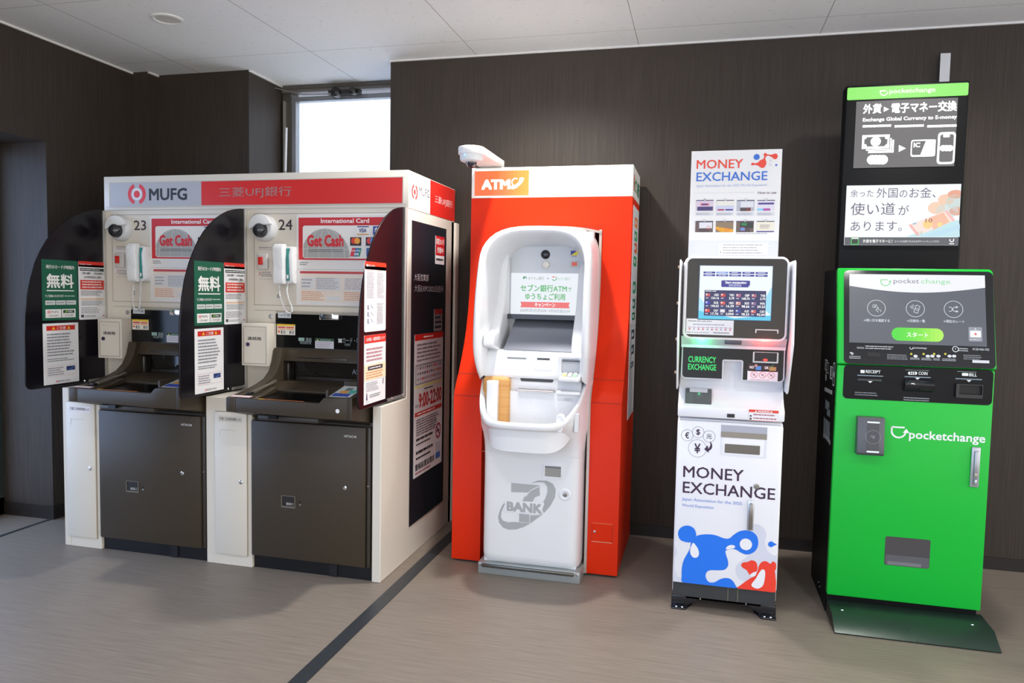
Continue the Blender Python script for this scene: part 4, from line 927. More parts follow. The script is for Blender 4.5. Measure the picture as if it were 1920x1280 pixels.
# control shelf under the screen
m = MB(); m.prism(FX(SX-.235), [(3.65, 1.085), (3.445, 1.078), (3.425, 1.065), (3.395, .968), (3.395, .952), (3.65, .952)], 0, .47, WH, .004, 2)
m.build('control_panel', atm)
cp = Fr((0, 3.395, .968), (1, 0, 0), (0, .030, .097))
m = MB(); a = cp.px(999, 691); b = cp.px(1037, 677); m.prism(cp, rr(a[0], a[1], b[0], b[1], .017, 6), 0, .004, E('#f2fbff', 1.6)); m.build('contactless_reader', atm)
m = MB(); a = cp.px(1007, 674.5); b = cp.px(1031, 671.5); m.rect(cp, a[0], a[1], b[0], b[1], M('#43484c', .4), 1); m.build('card_slot', atm); m = MB(); a = cp.px(951, 672); b = cp.px(987, 670.5); m.rect(cp, a[0], a[1], b[0], b[1], M('#7c8288', .4), 1); m.build('receipt_slot', atm)
# pin pad pocket at the right
px0, px1 = SX+.135, SX+.235
m = MB(); m.hole(FY(3.39), rr(px0-.01, .965, px1, 1.062, .014, 4), rr(px0+.006, .985, px1-.008, 1.053, .010, 4), -.02, .012, WH); m.box(px0+.004, px1-.004, 3.392, 3.396, .985, 1.055, M('#c8ccd2', .35)); m.box(px0+.01, px1-.008, 3.380, 3.392, 1.040, 1.044, M('#4c5055', .4)); m.box(px0, px1-.002, 3.33, 3.41, .952, .972, WH, .006, 2)
pp = m.build('pin_pad_pocket', atm)
m = MB(); kf = Fr((px0+.012, 3.345, .9735), (1, 0, 0), (0, .9, .35))
for i in range(3):
    for j in range(4): m.fbox(kf, .004+i*.024, .003+j*.0115, .022+i*.024, .0115+j*.0115, 0, .003, M(['#e5d98a', '#c9ccd0', '#a8d6b0'][i] if j < 2 else '#d9dadd', .4))
m.build('key', pp)
# cash block inside the bowl
m = MB(); m.box(SX-.230, SX+.225, 3.40, 3.64, .66, .893, WHI, .006, 2); m.build('cash_block', atm)
fb = FY(3.399); m = MB()
m.box(SX-.12, SX+.125, 3.41, 3.62, .885, .952, WH, .004)
a = fb.px(975, 714.5); b = fb.px(1037, 706); m.prism(FY(3.409), rr(a[0], a[1], b[0], b[1], .009, 5), 0, .002, M('#39352e', .2)); m.build('note_slot', atm)
m = MB(); g_ = Fr((0, 3.36, .892), (1, 0, 0), (0, 1, .12)); a = fb.px(973, 719)[0]; b = fb.px(1039, 719)[0]
m.prism(g_, [(a-.012, -.0), (b+.004, -.0), (b-.004, .04), (a+.008, .04)], 0, .004, WH, .001, 1); m.box(a, b, 3.388, 3.402, .899, .903, M('#8b7f82', .4)); m.box(a-.008, b+.002, 3.36, 3.366, .8925, .8985, M('#8b7f82', .4)); m.build('note_shutter', atm)
m = MB(); m.box(px0-.015, px1-.004, 3.405, 3.60, .893, .95, M('#c9cdd4', .4), .006, 2); m.box(px0-.015, px1-.004, 3.36, 3.41, .889, .903, WH, .004); m.build('coin_tray', atm)
m = MB(); a = fb.px(1058, 751); b = fb.px(1074, 748); m.text(fb, 'NEC', a[0], a[1]-.001, b[0], b[1]+.003, M('#b4b6ba', .4), 1, .0); m.build('lettering', atm)
# wooden handset niche and the white handset
WD = grain_mat('pale_wood', '#c98f4e', '#dba868', (3, 3, 60), .45, .05)
m = MB(); m.box(SX-.236, SX-.105, 3.372, 3.52, .70, .955, WD, .02, 4); m.build('handset_niche', atm, 'pale wood coloured niche')
MB().box(SX-.205, SX-.152, 3.335, 3.375, .742, .940, WH, .008, 3).build('handset', atm)
# lip details
fr_ = FY(3.20)
m = MB(); c = fr_.px(1046, 802); m.prism(FY(3.245), bez([(c[0]-.012, .812), (c[0]+.016, .812), (c[0]+.018, .78), (c[0]+.012, .745), (c[0]-.002, .735), (c[0]-.014, .75)], 4), -.02, .016, WH, .003, 1); m.build('hook', atm)
m = MB(); u = c[0]+.055; m.prism(FY(3.30), rr(u, .73, u+.02, .815, .006, 3), -.03, .0, M('#dddfe2', .3), .002, 1); m.build('cane_holder', atm)

# ================================================================== WHITE MONEY EXCHANGE MACHINE
ME0, ME1 = -.083, .346
me_ = thing('money_exchange_machine', (.13, 3.5, 0), 'slim white money exchange machine with blue and red blobs on its door', 'money exchange machine')
MW = M('#ecedf1', .25, var=.03); MS = M('#c3c8d0', .25, metal=.25); MK = M('#3a352f', .12, spec=.6, var=.02)
m = MB(); m.box(ME0, ME1, 3.27, 3.78, .06, .83, M('#e2e3e7', .35), .01, 2); m.box(ME0, ME1, 3.33, 3.78, .83, 1.50, M('#dfe1e6', .35), .012, 2); m.build('body', me_)
ff = FY(3.25); m = MB()
m.box(ME0, ME1, 3.25, 3.29, .113, .822, MW, .012, 3)
def dq(zx, zy): return ff.px(1240+zx/6.096, 770+zy/6.096)
def dq2(zx, zy): return ff.px(1240+zx/5.818, 960+zy/5.818)
PUR = I('#3c2440'); LB = I('#7f9cdc')
def dt(s, x0, y0, x1, y1, mt, b=0.0, skew=True):
    a = dq(x0, y1); b_ = dq(x1, y0); m.text(ff, s, a[0], a[1], b_[0], b_[1], mt, 1, b)
def dtv(s, xl, xr, ybl, cap, mt, b=0.0):
    a = dq(xl, ybl); c = dq(xr, ybl); m.text(ff, s, a[0], a[1], c[0], a[1]+cap, mt, 1, b)
dtv('MONEY', 248, 940, 755, .0495, PUR, .012); dtv('EXCHANGE', 243, 1302, 934, .0495, PUR, .012)
a = dq(235, 1022); c = dq(925, 1022); m.text(ff, 'Japan Association for the 2025', a[0], a[1]-.003, c[0], a[1]+.014, LB, 1, .01)
a = dq(235, 1092); c = dq(598, 1092); m.text(ff, 'World Exposition', a[0], a[1]-.003, c[0], a[1]+.013, LB, 1, .01)
for cx, cy, r_, s_ in ((295, 278, 65, '€'), (421, 244, 65, '$'), (547, 292, 66, '元'), (412, 428, 100, '¥')):
    c = dq(cx, cy); R_ = r_/6.096*.00233; m.ring(ff, c[0], c[1], R_-.0012, R_, PUR, 1); k = R_*.55
    m.text(ff, s_, c[0]-k*(.6 if s_ != '元' else .8), c[1]-k*(1 if s_ != '元' else .75), c[0]+k*(.6 if s_ != '元' else .8), c[1]+k*(1 if s_ != '元' else .75), PUR, 2, .02)
m.poly(ff, bez([dq(558, 348), dq(580, 385), (dq(575, 430)), dq(540, 458), dq(520, 470), dq(540, 430), dq(560, 395)], 3), PUR, 2); m.poly(ff, [dq(490, 438), dq(530, 392), dq(545, 478)], PUR, 3)
# flowing blobs in pale grey, blue and red (left, front and right of the door stay inside its width)
def blob(pts, mt, l, n=5, pix=dq2):
    q_ = [pix(*p) for p in pts]; q_ = bez(q_, n); q_ = [(min(max(u, ME0+.004), ME1-.004), max(v, .116)) for u, v in q_]; m.poly(ff, q_, mt, l)
PG = I('#d3d6e2'); BL = I('#1573e6'); RD = I('#ee3c26'); WB = I('#ecedf1', .3)
blob([(1000, 130), (1090, 150), (1145, 230), (1130, 330), (1160, 420), (1235, 475), (1262, 480), (1262, 700), (1100, 720), (900, 750), (820, 690), (820, 590), (880, 530), (940, 480), (960, 400), (940, 200)], PG, 1)
blob([(132, 355), (165, 400), (172, 450), (140, 510), (140, 600), (170, 690), (215, 720), (235, 765), (120, 750), (118, 550), (118, 400)], PG, 1)
body_b = [(378, 262), (450, 242), (530, 240), (600, 252), (680, 282), (740, 284), (790, 245), (850, 208), (920, 196), (990, 212), (1040, 255), (1057, 320), (1045, 390), (1000, 440), (930, 460), (870, 440), (820, 410), (770, 398), (705, 415), (705, 460), (725, 520), (728, 580), (690, 625), (620, 632), (530, 632), (490, 660), (485, 710), (520, 760), (580, 762), (640, 730), (700, 716), (760, 730), (800, 780), (808, 832), (640, 818), (440, 796), (238, 770), (222, 690), (225, 600), (245, 520), (280, 455), (315, 390), (325, 330)]
blob(body_b, BL, 2, 4)
blob([(182, 235), (200, 180), (250, 148), (310, 148), (360, 180), (380, 235), (378, 262), (385, 300), (330, 326), (260, 322), (205, 295)], BL, 3)
blob([(345, 332), (380, 365), (405, 410), (410, 460), (385, 492), (345, 488), (318, 450), (316, 400)], WB, 4)
c = dq2(922, 348); m.poly(ff, circ(c[0], c[1], .025), WB, 4)
blob([(705, 400), (720, 370), (760, 354), (798, 362), (800, 385), (760, 396)], WB, 4)
blob([(1165, 348), (1180, 322), (1205, 318), (1232, 335), (1258, 350), (1230, 362), (1205, 378), (1178, 372)], BL, 3)
blob([(870, 575), (890, 548), (940, 540), (985, 522), (1030, 540), (1048, 590), (1040, 640), (1000, 655), (965, 680), (930, 630), (890, 605)], RD, 3)
blob([(1050, 640), (1062, 590), (1090, 545), (1140, 532), (1190, 560), (1215, 535), (1250, 560), (1250, 620), (1238, 640), (1245, 700), (1248, 868), (1050, 852), (838, 832), (870, 790), (960, 725), (1020, 690)], RD, 2)
blob([(1100, 622), (1130, 640), (1128, 720), (1105, 800), (1050, 830), (995, 810), (985, 780), (1030, 720), (1065, 660)], WB, 4)
blob([(970, 680), (1000, 655), (1035, 650), (1025, 690), (985, 702)], WB, 4)
dr = m.build('door', me_)
# display window in the door
m = MB(); a0 = dq(672, 505); b0 = dq(1212, 190); m.hole(ff, [(a0[0], a0[1]), (b0[0], a0[1]-.002), (b0[0], b0[1]), (a0[0], b0[1]+.003)], [(a0[0]+.012, a0[1]+.008), (b0[0]-.012, a0[1]+.006), (b0[0]-.004, b0[1]-.03), (a0[0]+.004, b0[1]-.028)], 0, .001, M('#e4e6ec', .3))
m.rect(ff, a0[0], b0[1]-.030, b0[0], b0[1], M('#aeb1bd', .35), 2); m.rect(ff, a0[0], b0[1]-.052, b0[0], b0[1]-.028, M('#938c80', .3), 3); m.rect(ff, a0[0]+.018, a0[1]+.012, b0[0]-.026, a0[1]+.050, M('#6f6a61', .2), 3)
m.build('window', dr)
c = dq(1088, 862); MB().lathe((c[0], 3.249, c[1]), (0, -1, 0), [(.0115, 0), (.0115, .003), (.007, .004), (.007, .006)], M('#9a9890', .3, metal=.6), 18).build('lock', dr)
a = dq2(932, 190); b = dq(1062, 1020); m = MB(); m.box(a[0]-.0, b[0], 3.243, 3.25, a[1], b[1], M('#c3c6cc', .25, metal=.6), .002); m.box(a[0]+.005, b[0]-.005, 3.232, 3.243, a[1]+.004, b[1]-.012, M('#8a8680', .25, metal=.7), .004, 2); m.build('handle', dr)
# plinth and feet plate
m = MB(); m.box(ME0+.003, ME1-.003, 3.262, 3.75, .050, .113, M('#37393b', .3), .002, 1)
for u in (.152, .192): m.box(u-.003, u, 3.2605, 3.263, .052, .110, M('#6d6c55', .35))
m.build('plinth', me_)
FT = M('#121319', .1, spec=.7)
fz = FZ(0.0); q_ = [fz.px(*p) for p in ((1260, 1140), (1287, 1141), (1317, 1118), (1398, 1127), (1434, 1155), (1458, 1158))]
m = MB(); pl = [(ME0-.002, 3.45), (ME0-.002, q_[0][1]-.0), (ME0+.055, q_[0][1]-.01), (ME0+.12, 3.315), (ME1-.13, 3.315), (ME1-.055, q_[0][1]-.012), (ME1+.004, q_[0][1]-.012), (ME1+.004, 3.45)]
for x0, x1, s_ in ((ME0-.002, ME0+.12, 1), (ME1+.002, ME1-.12, -1)):
    tp = [(x0, .05), (x1, .05), (x0+s_*.058, .0), (x0, .0)]
    m.prism(FY(3.262), tp, -.02, -.002, FT, .003, 2)
    m.box(ME0+.06, ME1-.06, 3.262, 3.28, .044, .0505, FT)
    m.prism(FZ(0), [(x0, 3.30), (x0, 3.235), (x0+s_*.06, 3.235), (x0+s_*.09, 3.30)], 0, .008, FT, .003, 2)
m.build('foot_plate', me_)
for x in (ME0+.02, ME0+.045, ME1-.02, ME1-.045): MB().lathe((x, 3.247, .008), (0, 0, 1), [(.005, 0), (.004, .003)], CHROME, 10).build('screw', me_)
for x in (ME0+.12, ME1-.12): MB().lathe((x, 3.262, .048), (0, -1, 0), [(.004, 0), (.003, .003)], CHROME, 10).build('screw', me_)
# apron, shelf, pick up tray
fa = FY(3.238); zz = fa.px(1372, 766)[1]; zb = fa.px(1372, 786)[1]
m = MB(); m.prism(FX(ME0-.001), [(3.238, zb), (3.238, zz), (3.30, zz+.035), (3.345, zz+.10), (3.36, .985), (3.50, .985), (3.50, zb)], 0, ME1-ME0+.002, MW, .006, 2); sh = m.build('shelf', me_)
m = MB(); a = fa.px(1363, 782); b = fa.px(1377.5, 776); m.box(a[0], b[0], 3.236, 3.240, a[1], b[1], M('#1a1a20', .3)); m.build('socket', sh)
m = MB(); a = fa.px(1403.5, 788); b = fa.px(1460, 770); u0, v0, u1, v1 = a[0], a[1]+.001, b[0], b[1]
f2 = FY(3.2375); m.rect(f2, u0, v0, u1, v1, I('#efeef2'), 1); m.rect(f2, u0, v1-.011, u1, v1, I('#e2442e'), 2); m.text(f2, 'WARNING', u0+.035, v1-.0095, u1-.035, v1-.002, INKW, 3, .03)
for s_ in (u0+.028, u1-.028): m.poly(f2, [(s_-.005, v1-.0095), (s_+.005, v1-.0095), (s_, v1-.002)], INKW, 3)
m.words(f2, u0+.018, v0+.003, u1-.006, v1-.013, 2, I('#b0777f'), 2, wl=.05, fill=.35); m.rect(f2, u0+.004, v0+.004, u0+.012, v0+.011, INKK, 2); m.rect(f2, u0+.004, v0+.016, u0+.012, v0+.022, INKK, 2); m.rect(f2, u0, v0, u1, v0+.0015, I('#d8564a'), 3); m.build('warning_label', sh)
ft_ = FY(3.275)
m = MB(); a = ft_.px(1284, 761); b = ft_.px(1335, 731)
m.prism(FX(a[0]), [(3.246, a[1]-.004), (3.246, a[1]+.004), (3.262, a[1]+.022), (3.298, b[1]), (3.36, b[1]), (3.36, a[1]-.004)], 0, b[0]-a[0], M('#55585c', .12, spec=.7), .003, 2)
m.box(a[0]+.018, b[0]-.018, 3.286, 3.31, b[1]-.014, b[1]+.002, M('#b4b8be', .3)); m.build('pick_up_tray', me_)
# mirror black lower fascia with the notch in its middle
fm = FY(3.268)
P = lambda *p: fm.px(*p)
tl, tr, br, bl = P(1281, 651), P(1470, 656), P(1470, 712), P(1281, 709.5)
c0, c1 = P(1353.5, 700)[0], P(1393, 700)[0]; ct = P(1373, 674)[1]
zt, zbm = (tl[1]+tr[1])/2, (bl[1]+br[1])/2
r_ = .014
def arc(cx, cy, r, a0, a1, n=5): return [(cx+r*math.cos(math.radians(a0+(a1-a0)*i/n)), cy+r*math.sin(math.radians(a0+(a1-a0)*i/n))) for i in range(n+1)]
Xa, Xb = tl[0], tr[0]
shape = [(Xa, zt)]+arc(Xa+r_, zbm+r_, r_, 180, 270)+[(c0, zbm)]+arc(c0+r_*.6, ct-r_*.6, r_*.6, 180, 90)+arc(c1-r_*.6, ct-r_*.6, r_*.6, 90, 0)+[(c1, zbm)]+arc(Xb-r_, zbm+r_, r_, 270, 360)+[(Xb, zt)]
rimw = .006
def grow(pts, d):
    out = []; n = len(pts); A = area(pts)
    for i in range(n):
        a, b, c = pts[i-1], pts[i], pts[(i+1) % n]
        n1 = (b[1]-a[1], -(b[0]-a[0])); n2 = (c[1]-b[1], -(c[0]-b[0])); l1 = math.hypot(*n1) or 1; l2 = math.hypot(*n2) or 1
        nx, ny = n1[0]/l1+n2[0]/l2, n1[1]/l1+n2[1]/l2; L = math.hypot(nx, ny) or 1; s_ = 1 if A > 0 else -1
        out.append((b[0]+nx/L*d*s_, b[1]+ny/L*d*s_))
    return out
m = MB(); m.prism(fm, grow(shape, rimw), -.07, -.001, MW)
m.prism(fm, grow(shape, rimw), -.001, .0, M('#c9cdd6', .3)); m.build('fascia_rim', me_)
m = MB(); m.prism(fm, shape, 0, .0015, M('#0f0d0b', .06, spec=.35, var=0)); f2 = fm.off(.0015)
GT = E('#27e06a', 1.1); m.ptext(f2, 'CURRENCY', 1290.5, 669, 1342.5, 678.5, GT, 2, .02); m.ptext(f2, 'EXCHANGE', 1290, 683.5, 1343, 692.5, GT, 2, .02)
fas = m.build('fascia', me_)
m = MB(); a = f2.px(1411, 679); b = f2.px(1459.5, 660.5)
m.hole(f2, rr(a[0], a[1], b[0], b[1], .002, 2), rr(a[0]+.006, a[1]+.006, b[0]-.006, b[1]-.002, .001, 2), 0, .010, M('#a7aeb0', .2, metal=.7)); m.rect(f2, a[0]+.006, a[1]+.006, b[0]-.006, b[1]-.002, M('#0c0a0c', .3), 1); m.poly(f2, circ((a[0]+b[0])/2, a[1]+.012, .009, 16, .005), E('#ff2a1c', 3), 2); m.build('note_slot', fas)
m = MB(); a = f2.px(1402, 695); b = f2.px(1458.5, 682); m.rect(f2, a[0], a[1], b[0], b[1], I('#2e2024'), 1); h = b[1]-a[1]; w_ = b[0]-a[0]
m.text(f2, 'NO', a[0]+w_*.06, a[1]+h*.3, a[0]+w_*.21, a[1]+h*.65, INKW, 2, .03); m.text(f2, 'OK', a[0]+w_*.56, a[1]+h*.3, a[0]+w_*.70, a[1]+h*.65, INKW, 2, .03)
m.rect(f2, a[0]+w_*.26, a[1]+h*.15, a[0]+w_*.45, a[1]+h*.65, I('#4d8fd0'), 2); m.poly(f2, circ(a[0]+w_*.27, a[1]+h*.7, .006), I('#c58f86'), 3); m.rect(f2, a[0]+w_*.72, a[1]+h*.12, a[0]+w_*.95, a[1]+h*.6, I('#b39556'), 2); m.line(f2, [(a[0]+w_*.74, a[1]+h*.7), (a[0]+w_*.78, a[1]+h*.55), (a[0]+w_*.86, a[1]+h*.9)], .002, I('#55b36a'), 3)
a = f2.px(1401, 712.5); b = f2.px(1458.5, 696); m.rect(f2, a[0], a[1], b[0], b[1], I('#eeeaf0'), 1); h = b[1]-a[1]; w_ = b[0]-a[0]
for i in range(3):
    cx, cy = a[0]+w_*(.22+.28*i), a[1]+h*.58; m.ring(f2, cx, cy, .0125, .014, I('#c8424a'), 2, 20); m.line(f2, [(cx-.009, cy+.009), (cx+.009, cy-.009)], .0015, I('#c8424a'), 3); m.rect(f2, cx-.005, cy-.004, cx+.005, cy+.004, I('#b7b2bb'), 2)
m.words(f2, a[0]+.01, a[1]+.002, b[0]-.01, a[1]+h*.16, 1, I('#cf8088'), 2, wl=.08); m.build('instruction_label', fas)
# sloping strip between head and fascia
fh = FY(3.215); zs = fh.px(1372, 634)[1]
m = MB(); m.prism(FX(ME0+.004), [(3.222, zs+.004), (3.262, zt+.012), (3.262, zt+.0), (3.33, zt), (3.33, zs+.004)], 0, ME1-ME0-.008, MS)
sf = Fr((0, 3.222, zs+.004), (1, 0, 0), (0, -.04, (zs+.004)-(zt+.012)))
st_ = m.build('sloping_strip', me_)
m = MB(); a = fh.px(1359, 640)[0]; b = fh.px(1391, 640)[0]; zc = (zs+zt)/2+.01; m.box(a, b, 3.222, 3.25, zc-.013, zc+.012, M('#4b4d58', .25), .002); m.build('sensor', st_)
m = MB(); u = fh.px(1400, 640)[0]; f2 = FY(3.2285); m.poly(f2, rr(u-.006, zc+.007, u+.015, zc+.014, .003), E('#ff7a55', .9), 1); m.rect(f2, u+.018, zc+.006, u+.042, zc+.014, I('#77777f'), 1); m.build('indicator', st_)
for x_, col_, pw in ((1316, (.05, 1, .3), .25), (1434, (1, .06, .03), .35)):
    l = bpy.data.lights.new('slot_glow', 'POINT'); l.energy = pw; l.color = col_; l.shadow_soft_size = .012; o = bpy.data.objects.new('slot_glow', l); COL.objects.link(o); u = fh.px(x_, 642)[0]; o.parent = me_; o.location = V3((u, 3.205 if x_ > 1400 else 3.225, zc-.012))-V3(me_.location)
# head with the touch screen
a = fh.px(1279, 635); b = fh.px(1481.5, 481); u0, v0, u1, v1 = a[0], a[1], b[0], b[1]
m = MB(); m.prism(fh, rr(u0, v0, u1, v1, .030, 6), -.10, 0, MW, .008, 3); hd = m.build('head', me_)
a = fh.px(1285, 630.5); b = fh.px(1477, 485.5); m = MB(); m.prism(fh, rr(a[0], a[1], b[0], b[1], .022, 6), 0, .0015, M('#3d3932', .2, spec=.35)); m.build('bezel', hd)
f2 = fh.off(.0015); a = f2.px(1309.3, 597.5); b = f2.px(1449, 499); u0, v0, u1, v1 = a[0], a[1], b[0], b[1]; W_, H_ = u1-u0, v1-v0
m = MB(); m.rect(f2, u0-.003, v0-.003, u1+.003, v1+.003, M('#2c3c58', .3), 1); m.rect(f2, u0, v0, u1, v1, E('#eef7ff', 1.0), 2)
m.poly(f2, [(u0, v0), (u1, v0), (u1, v0+H_*.10), (u0+W_*.5, v0+H_*.03), (u0, v0+H_*.16)], E('#59c8ea', 1), 3)
m.poly(f2, [(u1, v0+H_*.1), (u1, v0+H_*.62), (u1-W_*.07, v0+H_*.45), (u1-W_*.09, v0+H_*.2)], E('#9adcf2', 1), 3); m.poly(f2, [(u0, v0+H_*.16), (u0, v0+H_*.42), (u0+W_*.08, v0+H_*.3), (u0+W_*.08, v0+H_*.12)], E('#b4e4f6', 1), 3)
NV, NV2 = E('#37329a', .85), E('#2b2a66', .75)
for j in range(2):
    for i in range(5):
        x = u0+W_*(.05+.18*i); y = v1-H_*(.145+.05*j); m.rect(f2, x, y, x+W_*.165, y+H_*.035, E('#7ea4e8', .9) if (i, j) == (1, 0) else NV, 4); m.words(f2, x+W_*.03, y+.001, x+W_*.135, y+H_*.032, 1, E('#d8dcff', .9), 5, wl=.3)
m.poly(f2, rr(u0+W_*.305, v1-H_*.395, u0+W_*.70, v1-H_*.27, .004), NV, 4); m.text(f2, 'Start transaction', u0+W_*.36, v1-H_*.33, u0+W_*.65, v1-H_*.285, E('#ffffff', 1), 5, .04); m.words(f2, u0+W_*.41, v1-H_*.385, u0+W_*.59, v1-H_*.34, 2, E('#d8dcff', 1), 5, wl=.1, rag=.1)
m.poly(f2, [(u0+W_*.675, v1-H_*.40), (u0+W_*.70, v1-H_*.40), (u0+W_*.695, v1-H_*.35)], E('#ffffff', 1), 6)
ty0, ty1 = v1-H_*.935, v1-H_*.455; tx0, tx1 = u0+W_*.075, u0+W_*.925; m.rect(f2, tx0, ty0, tx1, ty1, NV2, 4); m.words(f2, tx0+.003, ty1-H_*.032, tx0+W_*.17, ty1-.001, 1, E('#ffffff', .9), 5, wl=.2)
rates = [('USD', '134.16', '#c8505a'), ('TWD', '3.79', '#d8382c'), ('GBP', '168.76', '#b86a8e'), ('THB', '3.74', '#b86a7e'), ('EUR', '146.63', '#3038b8'), ('HKD', '16.39', '#e0554c'), ('SGD', '98.66', '#e89a9a'), ('MYR', '29.23', '#8a6a9a'), ('CNY', '17.76', '#e8402c'), ('KRW', '0.0949', '#e8e8f0'), ('AUD', '78.33', '#4450b0'), ('CAD', '92.04', '#d86a6a')]
cw, chh = (tx1-tx0)/4, (ty1-ty0-H_*.04)/3
for i, (c_, v_, fl_) in enumerate(rates):
    x = tx0+cw*(i % 4); y = ty1-H_*.04-chh*(i//4+1)
    m.rect(f2, x, y, x+cw, y+.0006, E('#5a6ab8', .8), 5); m.rect(f2, x, y, x+.0006, y+chh, E('#5a6ab8', .8), 5)
    m.rect(f2, x+cw*.07, y+chh*.45, x+cw*.38, y+chh*.85, E(fl_, .9), 6); m.rect(f2, x+cw*.1, y+chh*.62, x+cw*.2, y+chh*.8, E('#ffffff', .8), 7); m.rect(f2, x+cw*.09, y+chh*.2, x+cw*.27, y+chh*.32, E('#d8d8f0', .8), 6)
    m.text(f2, c_, x+cw*.64, y+chh*.52, x+cw*.94, y+chh*.82, E('#ffffff', 1), 6, .03); m.text(f2, v_, x+cw*(.45 if len(v_) > 4 else .62), y+chh*.12, x+cw*.96, y+chh*.42, E('#ffffff', 1), 6, .03)
m.build('touch_screen', hd)
a = f2.px(1286, 626); b = f2.px(1376, 599); m = MB(); m.rect(f2, a[0], a[1], b[0], b[1], M('#e6e6ea', .4), 1); h = b[1]-a[1]; w_ = b[0]-a[0]
m.words(f2, a[0]+w_*.04, a[1]+h*.78, a[0]+w_*.6, a[1]+h*.92, 1, I('#9a9aa0'), 2, wl=.08); m.words(f2, a[0]+w_*.14, a[1]+h*.58, a[0]+w_*.88, a[1]+h*.70, 1, I('#9a9aa0'), 2, wl=.03)
for i in range(10): m.rect(f2, a[0]+w_*(.04+.095*i), a[1]+h*.44, a[0]+w_*(.11+.095*i), a[1]+h*.47, I('#8d4f9a'), 2); m.rect(f2, a[0]+w_*(.06+.095*i), a[1]+h*.30, a[0]+w_*(.09+.095*i), a[1]+h*.38, I(('#d8483c', '#8f93a8', '#c03a4a')[i % 3]), 2)
m.words(f2, a[0]+w_*.02, a[1]+h*.08, a[0]+w_*.5, a[1]+h*.18, 1, I('#9a9aa0'), 2, wl=.06); m.words(f2, a[0]+w_*.58, a[1]+h*.08, a[0]+w_*.95, a[1]+h*.2, 1, I('#77777d'), 2, wl=.08); m.build('information_label', hd)
m = MB(); a = f2.px(1416, 624); b = f2.px(1459.5, 618); m.prism(f2, [(a[0], a[1]), (a[0]+.004, a[1]), (a[0]+.005, b[1]-.004), (b[0]-.005, b[1]-.004), (b[0]-.004, a[1]), (b[0], a[1]), (b[0], b[1]), (a[0], b[1])], 0, .003, M('#d9d9d6', .3)); m.build('receipt_slot', hd)
# privacy wings at either side with small hinges
WG = [(3.37, 1.50), (3.16, 1.50), (3.145, 1.49), (3.105, 1.165), (3.225, .965), (3.245, .955), (3.37, .955)]
MB().prism(FX(ME1+.004), WG, 0, .006, M('#f2f3f6', .35), .002, 1).build('privacy_wing', me_)
MB().prism(FX(ME0-.010), WG, 0, .006, M('#f2f3f6', .35), .002, 1).build('privacy_wing', me_)
for z in (1.47, 1.32, 1.17, 1.03): MB().lathe((ME0-.010, 3.20, z), (-1, 0, 0), [(.007, 0), (.007, .006), (.003, .009)], M('#a8947e', .4, metal=.4), 12).build('hinge', me_)

# information board standing behind the machine
YS = 3.40; fs = FY(YS); a = fs.px(1292, 480); b = fs.px(1468.5, 279); u0, u1, v1 = fs.px(1297, 281)[0], fs.px(1467, 281)[0], b[1]; v0 = 1.502
sg = thing('information_board', ((u0+u1)/2, YS, 1.5), 'white information board with red and blue MONEY EXCHANGE lettering above the slim white machine', 'sign')
m = MB(); m.fbox(fs, u0, v0, u1, v1, -.004, 0, M('#eeedea', .45)); m.rect(fs, u0, v0, u1, fs.px(1380, 451)[1], M('#dcdee0', .45), 1)
SR, SB = I('#ee4b38'), I('#3a72d0')
def sp(zx, zy): return fs.px(1270+zx/5.332, 260+zy/5.332)
def stt(s, x0, x1, yb, cap, mt, bo=0.0, desc=0): a = sp(x0, yb); b = sp(x1, yb); m.text(fs, s, a[0], a[1]-desc, b[0], a[1]+cap, mt, 2, bo)
stt('MONEY', 192, 655, 303, .0385, SR, .01); stt('EXCHANGE', 190, 898, 427, .0385, SB, .01); stt('Japan Association for the 2025 World Exposition', 190, 893, 483, .0095, I('#9fb0d8'), .0, .003); stt('How to use', 806, 990, 553, .011, I('#66565e'), .01)
m.rect(fs, sp(180, 0)[0], sp(0, 547)[1], sp(790, 0)[0], sp(0, 546)[1]+.0006, I('#c9c9c8'), 2)
def sblob(pts, mt, l=2): m.poly(fs, bez([sp(*p) for p in pts], 4), mt, l)
sblob([(738, 256), (750, 240), (775, 246), (805, 238), (830, 215), (860, 202), (868, 175), (862, 155), (880, 142), (900, 155), (940, 160), (965, 152), (990, 150), (1004, 172), (995, 198), (970, 205), (948, 188), (905, 168), (880, 195), (890, 245), (870, 285), (840, 292), (805, 268), (770, 262), (748, 268)], SR)
c = sp(793, 183); m.poly(fs, circ(c[0], c[1], .0125), SB, 2); c = sp(989, 264); m.poly(fs, circ(c[0], c[1], .0045), SB, 2)
for p in ((935, 218), (932, 262)): c = sp(*p); m.poly(fs, circ(c[0], c[1], .0048), I('#dcdcdc'), 2)
